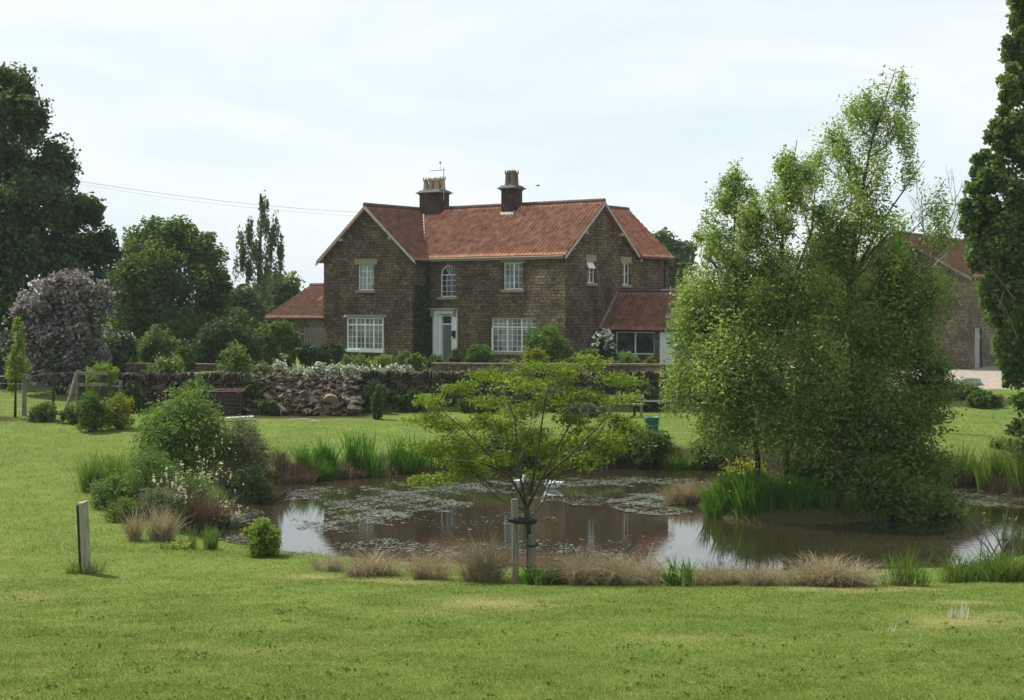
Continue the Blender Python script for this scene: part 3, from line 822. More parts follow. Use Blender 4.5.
# ---- the farmhouse: local x runs right along the front, y runs back
TH = R(36)
HS = 0.892                                   # drawn up at 1:1.12, built at this scale
HB = 1.62                                    # ground level at the house
house = thing('farmhouse', 'two-storey brown stone farmhouse with red pantiled roofs and two chimneys behind the pond', 'house', (2.79 * HS, 79.0 * HS, HC - (HC - HB) * HS), -TH)
house.scale = (HS, HS, HS)
ZE, ZR = 7.62 - HB, 10.44 - HB               # eaves and ridge above the house's ground
GW, LM, WW, WP = 7.2, 9.3, 6.65, 1.41         # gable width, main front, wing width, wing projection
XW0, XW1 = -LM - WW, -LM
XR = (XW0 + XW1) / 2
wall = MB()
RZ90 = math.pi / 2
# openings
up_win = (-4.03, -2.73, 5.62 - HB - 0.02, 7.06 - HB)
gr_win = (-4.85, -1.85, 2.22 - HB, 4.06 - HB)
ar_win = (-8.42, -7.28, 5.22 - HB, 7.02 - HB)
door_h = (-8.58, -7.42, 0.0, 2.62)
wall_panel(wall, XW1, 0, -0.3, ZE - .12, [up_win, gr_win, ar_win, door_h])
# wing front
W0 = Matrix.Translation((0, -WP, 0))
wing_up = (XR - 0.70, XR + 0.55, 5.62 - HB, 7.06 - HB)
wing_lo = (XR - 1.45, XR + 1.28, 2.24 - HB, 4.05 - HB)
wall_panel(wall, XW0, XW1, -0.3, ZE - .12, [wing_up, wing_lo], m=W0)
wall.prism([(XW0, ZE - .12), (XW1, ZE - .12), (XR, ZR - 0.22)], 'y', -WP, -WP + 0.35)
# wing sides
wall_panel(wall, 0, WP, -0.3, ZE - .12, [], th=0.35, m=face_matrix(XW1, -WP, 0, RZ90))
wall_panel(wall, -GW - 0.002, WP, -0.3, ZE - .12, [], th=0.35, m=face_matrix(XW0, 0, 0, -RZ90))
# right gable end, rear wing flush with it
GL = 10.8
g1 = (2.12, 2.94, 5.95 - HB, 7.12 - HB)
g2 = (5.72, 6.52, 5.90 - HB, 7.10 - HB)
wall_panel(wall, 0, GL, -0.3, ZE - .12, [g1, g2], th=0.35, m=face_matrix(0, 0, 0, RZ90))
wall.prism([(0, ZE - .12), (GW, ZE - .12), (GW / 2, ZR - 0.22)], 'x', -0.35, 0.0)
wall_panel(wall, -0.0, LM + WW, -0.3, ZE - .12, [], th=0.35, m=face_matrix(0, GW, 0, math.pi))
wall_panel(wall, 0.0, 5.8, -0.3, ZE - .12, [], th=0.35, m=face_matrix(0, GL, 0, math.pi))
wall_panel(wall, -GL, -GW, -0.3, ZE - .12, [], th=0.35, m=face_matrix(-5.8, 0, 0, -RZ90))
wall.prism([(-5.8, ZE - .12), (0, ZE - .12), (-2.9, ZE + 2.6)], 'y', GL - 0.35, GL)
wall.prism([(XW0, ZE - .12), (XW1, ZE - .12), (XR, ZR - 0.22)], 'y', GW - 0.35, GW + 0.003)
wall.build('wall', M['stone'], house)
# pale quoin lintel above the big ground-floor window etc. live with their windows
F0 = lambda h_: face_matrix(h_[0], 0, h_[2], 0)
def win_at(h_, base_m, **k):
    return window(house, base_m @ Matrix.Translation((h_[0], 0, h_[2])), h_[1] - h_[0], h_[3] - h_[2], **k)
I4 = Matrix.Identity(4)
wu = win_at(up_win, I4, cols=2, rows=4, casements=2, lintel=(0.33, 0.2), pane='pane')
wg = win_at(gr_win, I4, cols=3, rows=6, casements=3, lintel=None, pane='pane', transom=1.35, sill_over=0.06)
wg['label'] = 'wide ground-floor casement window with one leaf ajar'
ol = MB()
lm = Matrix.Translation((gr_win[0] + 0.06, 0.10, gr_win[2] + 0.06)) @ Matrix.Rotation(R(-58), 4, 'Z')
for b_ in [(0, .05, -.02, .02, 0, 1.25), (.78, .83, -.02, .02, 0, 1.25), (.05, .78, -.02, .02, 0, .05), (.05, .78, -.02, .02, 1.2, 1.25), (.29, .31, -.012, .012, .05, 1.2), (.53, .55, -.012, .012, .05, 1.2), (.05, .78, -.01, .01, .42, .44), (.05, .78, -.01, .01, .81, .83)]:
    ol.box(*b_, m=lm)
ol.build('open_casement', M['white'], wg)
# round-headed stair window; corners of the square opening are filled by a stone arch
aw = ar_win[1] - ar_win[0]
rad = aw / 2
wa = window(house, Matrix.Translation((ar_win[0], 0, ar_win[2])), aw, ar_win[3] - ar_win[2] - rad, 3, 4, pane='pane_dark', arch=True, frame=0.06, sill_over=0.14)
wa['label'] = 'round-headed stair window'
ab = MB()
n = 12; zc = ar_win[3] - rad
for sgn in (1, -1):
    cor = (ar_win[0] + rad + sgn * rad, ar_win[3])
    for i in range(n):
        a0, a1 = math.pi / 2 * i / n, math.pi / 2 * (i + 1) / n
        q = [(ar_win[0] + rad + sgn * rad * math.cos(a), zc + rad * math.sin(a)) for a in (a0, a1)]
        pts_ = [cor, q[0], q[1]]
        ab.prism(pts_ if sgn > 0 else pts_[::-1], 'y', 0.003, 0.3)
for i in range(9):
    a0, a1 = math.pi * i / 9 + .012, math.pi * (i + 1) / 9 - .012
    cx_ = ar_win[0] + rad
    ab.prism([(cx_ + r_ * math.cos(a), zc + r_ * math.sin(a)) for r_, a in ((rad, a0), (rad + .24, a0), (rad + .24, a1), (rad, a1))], 'y', -0.012, 0.1)
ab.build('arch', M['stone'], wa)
win_at(wing_up, W0, cols=2, rows=4, casements=2, lintel=(0.33, 0.22), pane='pane')
# box bay under a lead flashing
bay = window(house, W0 @ Matrix.Translation((wing_lo[0], -0.06, wing_lo[2])), wing_lo[1] - wing_lo[0], wing_lo[3] - wing_lo[2], 2, 5, transom=1.4, casements=4, pane='pane', sill=False, frame=0.075, depth=0.0)
bay['label'] = 'shallow white bay window with sixteen-pane casements'
b2 = MB(); b2.box(wing_lo[0] - .06, wing_lo[1] + .06, -WP - 0.16, -WP + .2, wing_lo[2] - .16, wing_lo[2] - .004); b2.build('sill', M['white'], bay, bevel=0.01)
b3 = MB(); b3.prism([(-WP - 0.16, wing_lo[3] + 0.004), (-WP + 0.1, wing_lo[3] + 0.004), (-WP + 0.1, wing_lo[3] + 0.24), (-WP - 0.14, wing_lo[3] + 0.08)], 'x', wing_lo[0] - .22, wing_lo[1] + .22)
b3.build('lead_hood', M['grey_stone'], bay)
MG = face_matrix(0, 0, 0, RZ90)
w1 = win_at(g1, MG, cols=1, rows=2, casements=2, lintel=(0.36, 0.10), pane='pane_grey', sill_over=0.13)
w2 = win_at(g2, MG, cols=1, rows=2, casements=2, lintel=(0.36, 0.16), pane='pane_grey', sill_over=0.13)
vb = MB(); vm_ = MG @ Matrix.Translation((g1[0] + .06, 0.09, g1[3] - .07)) @ Matrix.Rotation(R(-28), 4, 'X')
vb.box(0, .66, -.02, .02, -.36, 0, m=vm_); vb.build('open_fanlight', M['white'], w1)
# front door: white pilastered surround, hood, sage leaf, fanlight
dx0, dx1, dz = door_h[0], door_h[1], door_h[3]
dr = MB(); dr.box(dx0 + .24, dx1 - .22, 0.17, 0.22, 0.06, 2.02)
for (a, b, c, d) in ((.34, .54, .2, .85), (.64, .84, .2, .85), (.34, .54, 1.0, 1.85), (.64, .84, 1.0, 1.85)):
    dr.box(dx0 + a, dx0 + b, 0.155, 0.172, c, d)
door = dr.build('front_door', M['door_green'], house)
k = MB(); k.lathe([(0.0, -.03), (.035, -.02), (.035, .02), (0.0, .03)], (dx0 + .86, .13, 1.02), 10); k.build('door_knob', M['metal'], door)
fl = MB(); fl.quad((dx0 + .24, .19, 2.1), (dx1 - .22, .19, 2.1), (dx1 - .22, .19, dz - .1), (dx0 + .24, .19, dz - .1)); fl.build('fanlight', M['pane_dark'], door)
df = MB()
df.box(dx0 - .30, dx0 + .005, -0.10, 0.02, 0, dz + .02); df.box(dx1 - .005, dx1 + .24, -0.10, 0.02, 0, dz + .02)
df.box(dx0 + .005, dx0 + .24, 0.02, 0.24, 0, dz); df.box(dx1 - .22, dx1 - .005, 0.02, 0.24, 0, dz)
df.box(dx0 + .24, dx1 - .22, .10, .23, 2.03, 2.12); df.box(dx0 + .24, dx1 - .22, .10, .23, dz - .1, dz - .002)
df.box(dx0 - .30, dx1 + .24, -0.12, 0.02, dz + .022, dz + .26)
df.build('door_surround', M['white'], door, bevel=0.012)
dh = MB(); dh.box(dx0 - .44, dx1 + .38, -0.36, 0.0, dz + .265, dz + .35); dh.box(dx1 + .10, dx1 + .22, -.3, -.122, dz - .12, dz + .262); dh.box(dx0 - .30, dx0 - .18, -.3, -.122, dz - .12, dz + .262)
dh.build('door_hood', M['grey_paint'], door, bevel=0.01)
ds = MB(); ds.box(dx0 - .4, dx1 + .4, -.7, .2, -.1, .055); ds.build('doorstep', M['grey_stone'], door, bevel=.01)
ln = MB(); ln.box(dx1 + .03, dx1 + .19, -.28, -.10, 1.42, 1.72); ln.box(dx1 + .07, dx1 + .15, -.20, -.10, 1.30, 1.42); ln.build('porch_lantern', M['black'], door)

# roofs
PT = (ZR - ZE) / (GW / 2)
ov, sd_ = 0.28, 0.2
ovw = 0.42
def slope_main(y_e):
    return ZR - abs(y_e - GW / 2) * PT
zf = slope_main(-ov)
roof = pantiles('main_roof', (XR, -ov, zf), (-XR + sd_, 0, 0), (0, GW / 2 + ov, ZR - zf), M['tile'], house)
pantiles('rear_slope', (sd_, GW + ov, zf), (XR - sd_, 0, 0), (0, -GW / 2 - ov, ZR - zf), M['tile'], roof)
PW = (ZR - ZE) / (WW / 2)
zw = ZR - (WW / 2 + ovw) * PW
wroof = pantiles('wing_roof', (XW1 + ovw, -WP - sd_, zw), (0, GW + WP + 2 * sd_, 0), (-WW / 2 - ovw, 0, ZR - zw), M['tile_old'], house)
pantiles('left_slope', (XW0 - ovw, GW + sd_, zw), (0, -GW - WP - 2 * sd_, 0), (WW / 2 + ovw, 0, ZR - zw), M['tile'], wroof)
ZB = ZE + 2.85
RS = 2.97 / (2.9 + ov)
rroof = pantiles('rear_roof', (ov, GW + .22, ZE - .12), (0, GL - GW - .22 + .25, 0), (-2.9 - ov, 0, 2.97), M['tile'], house, course=0.36, step=0.055)
pantiles('upper_slope', (-.3, GW / 2 + 1.0, ZE - .12 + (ov + .3) * RS), (0, GW / 2 - .78, 0), (-2.6, 0, 2.6 * RS), M['tile'], rroof, course=0.36, step=0.055)
pantiles('far_slope', (-5.8 - ov, GL + .25, ZE - .12), (0, -(GL - GW / 2 - 1.2 + .25), 0), (2.9 + ov, 0, 2.97), M['tile'], rroof)
ridge_run('ridge_tiles', (XR, GW / 2, ZR + .02), (sd_, GW / 2, ZR + .02), M['ridge_tile'], roof)
ridge_run('ridge_tiles', (XR, -WP - sd_, ZR + .02), (XR, GW + sd_, ZR + .02), M['ridge_tile'], wroof)
ridge_run('ridge_tiles', (-2.9, GW / 2 + 1.2, ZE + 2.87), (-2.9, GL + .25, ZE + 2.87), M['ridge_tile'], rroof)
vl = MB(); vl.tube([(XW1 + .02, -.27, zf + .07), (XR + .25, GW / 2 - .25, ZR - .15)], 0.045, 6); vl.build('valley_flashing', M['cream'], roof)
# barge boards
verge(wroof, (XR, -WP - sd_, ZR - .08), (XW1 + ovw, -WP - sd_, zw - .08))
verge(wroof, (XR, -WP - sd_ - .002, ZR - .08), (XW0 - ovw, -WP - sd_ - .002, zw - .08))
verge(roof, (sd_, GW / 2, ZR - .08), (sd_, -ov, zf - .08), n=(1, 0, 0))
verge(roof, (sd_ + .002, GW / 2, ZR - .08), (sd_ + .002, GW + ov, zf - .08), n=(1, 0, 0))
for q in (0.5, ):
    for s_ in (1, -1):
        pb = MB(); xx = XR + s_ * WW / 2 * 0.56; zz = ZR - WW / 2 * .56 * PW - .3
        pb.box(xx - .07, xx + .07, -WP - .24, -WP, zz - .12, zz + .04); pb.build('purlin_end', M['cream'], wroof)
        pb = MB(); yy = GW / 2 + s_ * GW / 2 * 0.5; zz = ZR - GW / 2 * .5 * PT - .32
        pb.box(0, .24, yy - .07, yy + .07, zz - .12, zz + .04); pb.build('purlin_end', M['cream'], roof)
gt = MB(); gt.tube([(XW1, -ov - .04, zf - .08), (.1, -ov - .04, zf - .08)], .045, 8); gt.build('gutter', M['pale_stone'], house)
fb = MB(); fb.box(XW1, .02, -ov + .02, -ov + .05, zf - .17, zf - .06); fb.box(XW1, 0, -ov + .05, -.0025, zf - .2, zf - .17); fb.build('fascia', M['cream'], house)
gt = MB(); gt.tube([(ov + .04, GW - .1, ZE - .2), (ov + .04, GL + .2, ZE - .2)], .055, 8); gt.build('gutter', M['black'], house)
dp = MB(); dp.tube([(.07, GL - .5, ZE - .2), (.07, GL - .5, 0)], .045, 8); dp.tube([(.27, GL - .5, ZE - .22), (.07, GL - .5, ZE - .5)], .045, 8); dp.build('downpipe', M['black'], house)
dp = MB(); dp.tube([(XW1 + .09, -.09, zf - .1), (XW1 + .09, -.09, 0)], .045, 8); dp.build('downpipe', M['black'], house)

# chimneys
def chimney(cx, cy, w, d, zt, pots, mat, pot_mat, label):
    mb = MB()
    mb.box(cx - w / 2, cx + w / 2, cy - d / 2, cy + d / 2, ZE + 1.5, zt)
    mb.box(cx - w / 2 - .06, cx + w / 2 + .06, cy - d / 2 - .06, cy + d / 2 + .06, zt + .001, zt + .07)
    c = mb.build('chimney', M[mat], house); c['label'] = label
    cp = MB(); e = .16
    b0 = [(cx - w / 2 - e, cy - d / 2 - e), (cx + w / 2 + e, cy - d / 2 - e), (cx + w / 2 + e, cy + d / 2 + e), (cx - w / 2 - e, cy + d / 2 + e)]
    b1 = [(cx + (x - cx) * .7, cy + (y - cy) * .7) for x, y in b0]
    vs = [(x, y, zt + .072) for x, y in b0] + [(x, y, zt + .12) for x, y in b0] + [(x, y, zt + .28) for x, y in b1]
    cp.add(vs, [(3, 2, 1, 0), (8, 9, 10, 11)] + [(l_ * 4 + i, l_ * 4 + (i + 1) % 4, l_ * 4 + 4 + (i + 1) % 4, l_ * 4 + 4 + i) for l_ in (0, 1) for i in range(4)])
    cp.build('chimney_cap', M['cap'], c)
    for (px_, py_, r_, h_) in pots:
        pm = MB(); z0 = zt + .28
        pm.lathe([(r_ * 1.15, 0), (r_ * 1.15, .06), (r_, .1), (r_ * .84, h_ - .14), (r_ * 1.08, h_ - .10), (r_ * 1.08, h_ - .05), (r_ * .82, h_ - .05), (r_ * .7, h_ - .2)], (cx + px_, cy + py_, z0), 12)
        for i in range(6):
            a = i * math.pi / 3
            pm.tube([(cx + px_ + r_ * .95 * math.cos(a), cy + py_ + r_ * .95 * math.sin(a), z0 + h_ - .06), (cx + px_ + r_ * 1.05 * math.cos(a), cy + py_ + r_ * 1.05 * math.sin(a), z0 + h_ + .1)], [.04, .012], 4)
        pm.build('chimney_pot', M[pot_mat], c, smooth=False)
    return c
c1 = chimney(-11.75, GW / 2, 1.5, .95, 11.3 - HB, [(-.5, -.16, .17, .66), (-.1, -.16, .17, .62), (.3, -.16, .17, .62), (-.3, .2, .17, .64), (.12, .2, .17, .64), (.5, .18, .16, .7)], 'brick', 'pot', 'broad dark chimney carrying a row of buff pots')
c2 = chimney(-5.9, GW / 2 - .25, .86, .86, 11.27 - HB, [(-.17, -.17, .15, .78), (.17, -.17, .15, .78), (-.17, .17, .15, .78), (.17, .17, .15, .78)], 'brick', 'pot_dark', 'narrow dark chimney with four tall sooty pots')
fs = MB(); fs.prism([(GW / 2 - .78, slope_main(GW / 2 - .78) + .03), (GW / 2 - .64, slope_main(GW / 2 - .64) + .03), (GW / 2 - .64, slope_main(GW / 2 - .64) + .18)], 'x', -5.9 - .48, -5.9 + .48); fs.build('flashing', M['cream'], c2)
# television aerial on the broad chimney
an = MB(); ax_, ay_, az_ = -11.75 + .95, GW / 2 - .3, 10.9 - HB
an.tube([(ax_, ay_, az_), (ax_, ay_, 12.85 - HB)], .022, 6)
an.tube([(ax_ - 1.0, ay_, 12.7 - HB), (ax_ + .12, ay_, 12.7 - HB)], .015, 5)
for i in range(9):
    xx = ax_ - .95 + i * .11
    an.tube([(xx, ay_ - .16, 12.7 - HB), (xx, ay_ + .16, 12.7 - HB)], .007, 4)
an.tube([(ax_ - .25, ay_, 12.7 - HB), (ax_ - .25, ay_, 13.2 - HB)], .012, 5)
an.box(ax_ - .29, ax_ - .21, ay_ - .04, ay_ + .04, 13.08 - HB, 13.2 - HB)
an.build('aerial', M['metal'], c1)

# side annexe with a pantiled slope facing the front
AY0, AYR, AX = 3.6, 5.2, 5.6
aw_ = MB()
z_e, z_r = 3.72 - HB, 5.5 - HB
an_door = (3.62, 4.56, 0.0, 1.72)
an_open = (0.9, 3.3, 0.5, 1.7)
wall_panel(aw_, 0.01, AX, -.3, z_e - .06, [an_door, an_open], th=.25, m=Matrix.Translation((0, AY0, 0)))
wall_panel(aw_, -AYR - 1.7, -AY0, -.3, z_e - .06, [], th=.25, m=face_matrix(AX, 0, 0, RZ90) @ Matrix.Rotation(math.pi, 4, 'Z') @ Matrix.Translation((0, -.25, 0)))
aw_.prism([(AY0, z_e - .06), (AYR + 1.7, z_e - .06), (AYR, z_r - .1)], 'x', AX - .25, AX - .003)
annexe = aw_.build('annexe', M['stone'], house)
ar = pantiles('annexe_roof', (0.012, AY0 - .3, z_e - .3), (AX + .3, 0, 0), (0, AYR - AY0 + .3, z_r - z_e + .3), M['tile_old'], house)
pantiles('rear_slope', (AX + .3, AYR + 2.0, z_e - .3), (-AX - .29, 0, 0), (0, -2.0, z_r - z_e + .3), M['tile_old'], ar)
ridge_run('ridge_tiles', (0.02, AYR, z_r + .03), (AX + .3, AYR, z_r + .03), M['ridge_tile'], ar, r=.1)
vg = MB(); vg.tube([(.05, AY0 - .32, z_e - .24), (.05, AYR, z_r + .06)], .07, 6); vg.build('verge_flashing', M['grey_stone'], ar)
ag = window(annexe, Matrix.Translation((an_open[0], AY0, an_open[2])), an_open[1] - an_open[0], an_open[3] - an_open[2], 1, 1, casements=2, pane='pane_grey', sill=False, frame=.05, depth=.05)
ad = MB(); ad.box(an_door[0] + .003, an_door[1] - .003, AY0 + .03, AY0 + .08, 0, an_door[3] - .003)
for i in range(1, 6):
    xx = an_door[0] + i * .157
    ad.box(xx - .045, xx + .045, AY0 + .015, AY0 + .032, .05, an_door[3] - .06)
sdr = ad.build('side_door', M['white'], annexe); sdr['label'] = 'white boarded side door'
hd = MB(); hd.lathe([(0, -.06), (.13, -.05), (.15, 0), (.1, .06), (0, .08)], (an_door[0] + .62, AY0 - .02, 1.1), 10); hd.build('door_wreath', M['f_ivy'], sdr)
# creeper on the shaded wing return
cl = np.random.default_rng(3)
pts_ = np.stack([XW1 + .08 + .10 * np.abs(cl.normal(size=3200)), -WP + .15 + cl.uniform(0, 1, 3200) * (WP - .1), cl.uniform(0, 1, 3200) ** 1.3 * 4.3], 1)
leaf_obj('creeper', pts_, .13, M['f_ivy'], house, .8)

# ---- low red-roofed outbuilding beyond the wing
def local(px, py, Y):
    d = P(px, py, Y) - Vector((2.79, 79, HB))
    return (d.x * math.cos(TH) - d.y * math.sin(TH), d.x * math.sin(TH) + d.y * math.cos(TH), d.z)
HB2 = 1.93
ob = thing('outbuilding', 'low stone outbuilding with a weathered red pantile roof behind the left wing', 'outbuilding', P(271, 314, 88), -TH)
ob.location.z = HB2
ez, rz_ = P(271, 314, 88).z - HB2, P(300, 284, 88).z - HB2 - .05
om = MB(); OL, OD = 9.5, 3.6
wall_panel(om, 0, OL, -.4, ez - .05, [(1.2, 3.2, .3, 1.2)], th=.3)
wall_panel(om, -2 * OD, 0, -.4, ez - .05, [], th=.3, m=face_matrix(0, 0, 0, -RZ90))
wall_panel(om, 0, 2 * OD, -.4, ez - .05, [], th=.3, m=face_matrix(OL, 0, 0, RZ90))
wall_panel(om, 0, OL, -.4, ez - .05, [], th=.3, m=face_matrix(OL, 2 * OD, 0, math.pi))
for x_ in (0.0, OL - .3):
    om.prism([(0.002, ez - .05), (2 * OD - .002, ez - .05), (OD, rz_ - .1)], 'x', x_ + .003, x_ + .297)
om.build('wall', M['barn_stone'], ob)
orf = pantiles('roof', (-.25, -.3, ez - .2), (OL + .5, 0, 0), (0, OD + .3, rz_ - ez + .2), M['tile_old'], ob)
pantiles('rear_slope', (OL + .25, 2 * OD + .3, ez - .2), (-OL - .5, 0, 0), (0, -OD - .3, rz_ - ez + .2), M['tile_old'], orf)
ridge_run('ridge_tiles', (-.25, OD, rz_ + .02), (OL + .25, OD, rz_ + .02), M['ridge_tile'], orf)
window(ob, Matrix.Translation((1.2, 0, .3)), 2.0, .9, 2, 1, pane='pane_dark', sill=False, casements=2)

# ---- stone barn on the right
BZ = gz(21.5, 70)
bc = P(967, 360, 70)
barn = thing('barn', 'stone barn with a red tiled roof beyond the right bank', 'barn', (bc.x, bc.y, BZ), R(-33))
bw, bl = 6.6, 14.0
be, br = P(967, 273, 70).z - BZ, P(912, 234, 72).z - BZ
bm_ = MB()
wall_panel(bm_, -bw, 0, -.4, be, [(-4.6, -3.2, 0, 2.1)], th=.4)
bm_.prism([(-bw, be), (0, be), (-bw / 2, br - .12)], 'y', 0, .4)
sw = [(1.3, 2.5, 0.0, 2.0), (2.9, 3.7, 2.5, 3.4), (5.2, 6.4, 0, 2.1), (7.6, 8.6, 1.0, 2.0)]
wall_panel(bm_, 0, bl, -.4, be, sw, th=.4, m=face_matrix(0, 0, 0, RZ90))
wall_panel(bm_, -bl, 0, -.4, be, [], th=.4, m=face_matrix(-bw, 0, 0, -RZ90))
wall_panel(bm_, 0, bw, -.4, be, [], th=.4, m=face_matrix(0, bl, 0, math.pi))
bm_.prism([(-bw, be), (0, be), (-bw / 2, br - .12)], 'y', bl - .4, bl)
bm_.build('wall', M['barn_stone'], barn)
bp = (br - be) / (bw / 2)
bre = br - (bw / 2 + .3) * bp
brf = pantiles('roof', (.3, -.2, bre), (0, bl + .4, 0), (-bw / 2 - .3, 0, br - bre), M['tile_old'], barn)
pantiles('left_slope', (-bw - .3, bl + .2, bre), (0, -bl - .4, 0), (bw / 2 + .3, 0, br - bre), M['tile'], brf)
ridge_run('ridge_tiles', (-bw / 2, -.2, br + .02), (-bw / 2, bl + .2, br + .02), M['ridge_tile'], brf)
verge(brf, (-bw / 2, -.2, br - .06), (.3, -.2, bre - .06), mat='grey_stone', name='verge_board')
verge(brf, (-bw / 2, -.202, br - .06), (-bw - .3, -.202, bre - .06), mat='grey_stone', name='verge_board')
def plank_door(parent, m, w, h, mat):
    mb = MB(); k = int(w / .14)
    for i in range(k):
        mb.box(w * i / k + .004, w * (i + 1) / k - .004, .12, .16, .02, h - .01, m=m)
    mb.box(.02, w - .02, .1, .118, .3, .42, m=m); mb.box(.02, w - .02, .1, .118, h - .5, h - .38, m=m)
    return mb.build('plank_door', mat, parent)
MBr = face_matrix(0, 0, 0, RZ90)
plank_door(barn, Matrix.Translation((-4.6, 0, 0)), 1.4, 2.1, M['timber_dark'])
plank_door(barn, MBr @ Matrix.Translation((1.3, 0, 0)), 1.2, 2.0, M['timber_pale'])
plank_door(barn, MBr @ Matrix.Translation((5.2, 0, 0)), 1.2, 2.1, M['timber_dark'])
for h_ in (sw[1], sw[3]):
    window(barn, MBr @ Matrix.Translation((h_[0], 0, h_[2])), h_[1] - h_[0], h_[3] - h_[2], 2, 2, pane='pane_grey', lintel=(.2, .1))
# gravel yard in front of the barn
yd = MB(); ypts = [(13, 61), (31, 59), (34, 72), (30, 80), (13, 78)]
yv = []
GXr = np.linspace(13, 34, 30); GYr = np.linspace(59.5, 84, 30)
gx2, gy2 = np.meshgrid(GXr, GYr)
edge = np.clip(np.minimum.reduce([gx2 - 13, 34 - gx2, gy2 - 59.5 - .6 * np.sin(gx2), 84 - gy2]), -1, 1)
gv = np.stack([gx2, gy2, height(gx2, gy2) + np.where(edge > .2, .05, -.1)], -1).reshape(-1, 3)
gi = np.arange(900).reshape(30, 30)
yard = raw_mesh('gravel_yard', gv, np.stack([gi[:-1, :-1], gi[:-1, 1:], gi[1:, 1:], gi[1:, :-1]], -1).reshape(-1, 4), M['gravel'], smooth=True)
tag(yard, kind='structure')

# ------------------------------------------------------------------ garden walls, stone, timber
def island_mat(name, cols, bump=0.5, scale=6, rough=0.9):
    m, n, l, p, o = new_mat(name)
    g = n.new('ShaderNodeNewGeometry'); t = n.new('ShaderNodeTexCoord')
    x = n.new('ShaderNodeTexNoise'); x.inputs['Scale'].default_value = scale; x.inputs['Detail'].default_value = 8; l.new(t.outputs['Object'], x.inputs['Vector'])
    a = n.new('ShaderNodeMath'); a.operation = 'MULTIPLY_ADD'; a.inputs[1].default_value = 0.6; a.use_clamp = True; l.new(g.outputs['Random Per Island'], a.inputs[0])
    b = n.new('ShaderNodeMath'); b.operation = 'MULTIPLY_ADD'; b.inputs[1].default_value = 1.3; b.inputs[2].default_value = -0.45; l.new(x.outputs['Fac'], b.inputs[0]); l.new(b.outputs[0], a.inputs[2])
    r = n.new('ShaderNodeValToRGB'); e = r.color_ramp.elements; e.new(0.5)
    for i in range(3):
        e[i].position = i / 2; e[i].color = (*cols[i], 1)
    l.new(a.outputs[0], r.inputs['Fac']); l.new(r.outputs['Color'], p.inputs['Base Color'])
    p.inputs['Roughness'].default_value = rough; set_spec(p, .15)
    bu = n.new('ShaderNodeBump'); bu.inputs['Strength'].default_value = bump; bu.inputs['Distance'].default_value = .03
    l.new(x.outputs['Fac'], bu.inputs['Height']); l.new(bu.outputs['Normal'], p.inputs['Normal'])
    return m
M['wall_stones'] = island_mat('field_stones', [(0.026, 0.022, 0.018), (0.058, 0.048, 0.038), (0.135, 0.112, 0.088)])
M['heap_stones'] = island_mat('heap_stones', [(0.026, 0.022, 0.017), (0.088, 0.070, 0.050), (0.25, 0.205, 0.148)])

def dry_wall(name, label, x0, x1, y, th, top, seed, mat, cope=True, base=None, course=.15, y1=None):
    rd = random.Random(seed)
    b = Vector(((x0 + x1) / 2, y, gz((x0 + x1) / 2, y - .5) if base is None else base))
    root = thing(name, label, 'wall', b)
    y1 = y if y1 is None else y1
    mb = MB()
    z = b.z - .1
    while z < top - .05:
        h = course * rd.uniform(.75, 1.3)
        x = x0 + rd.uniform(-.2, .1)
        while x < x1:
            w = rd.uniform(.18, .52)
            yy = y + (y1 - y) * (x - x0) / (x1 - x0)
            mb.stone((x + w / 2 - b.x, yy + rd.uniform(-.04, .05) - b.y, z + h / 2 - b.z), (w * 1.04, th, h * 1.06), (math.atan2(y1 - y, x1 - x0)) + rd.uniform(-.04, .04), (rd.uniform(-.05, .05), rd.uniform(-.05, .05)), rd.randint(0, 9999))
            x += w
        z += h
    mb.build('stonework', M[mat], root)
    if cope:
        cb = MB(); x = x0
        while x < x1:
            w = rd.uniform(.07, .16)
            yy = y + (y1 - y) * (x - x0) / (x1 - x0)
            cb.stone((x + w / 2 - b.x, yy - b.y, z + rd.uniform(.05, .14) - b.z), (w, th * 1.05, rd.uniform(.22, .36)), rd.uniform(-.1, .1), (0, rd.uniform(-.3, .3)), rd.randint(0, 9999))
            x += w * 1.05
        cb.build('coping', M[mat], root)
    return root

dry_wall('stone_wall', 'dark dry-stone wall on the left behind the green and golden shrubs', -14.0, -9.3, 53.5, .5, 2.02, 1, 'wall_stones')
dry_wall('stone_wall', 'long dry-stone terrace wall with upright coping stones below the farmhouse', -5.6, 9.6, 53.5, .5, 2.05, 2, 'wall_stones')
# mortared walls nearer the house
def plain_wall(label, px0, px1, Y0, Y1, ytop, th=.4, mat='garden_stone', base_drop=.4):
    a, b = P(px0, ytop, Y0), P(px1, ytop, Y1)
    L = (b - a).length; rz = math.atan2(b.y - a.y, b.x - a.x)
    zb = min(gz(a.x, a.y), gz(b.x, b.y)) - base_drop
    root = thing('garden_wall', label, 'wall', (a.x, a.y, zb), rz)
    mb = MB(); mb.box(0, L, 0, th, 0, a.z - zb - .08); mb.build('wall', M[mat], root, bevel=.02)
    cb = MB(); x = 0; rd = random.Random(int(px0))
    while x < L - .05:
        w = min(rd.uniform(.5, .9), L - x)
        cb.box(x + .004, x + w - .004, -.05, th + .05, a.z - zb - .079, a.z - zb + rd.uniform(-.01, .015)); x += w
    cb.build('coping', M['rubble'], root, bevel=.015)
    return root
plain_wall('straight mortared garden wall in front of the farmhouse door and windows', 431, 690, 63.5, 62, 363)
plain_wall('pale stone garden wall behind the white-flowered shrub on the left', 118, 216, 66, 65, 363)

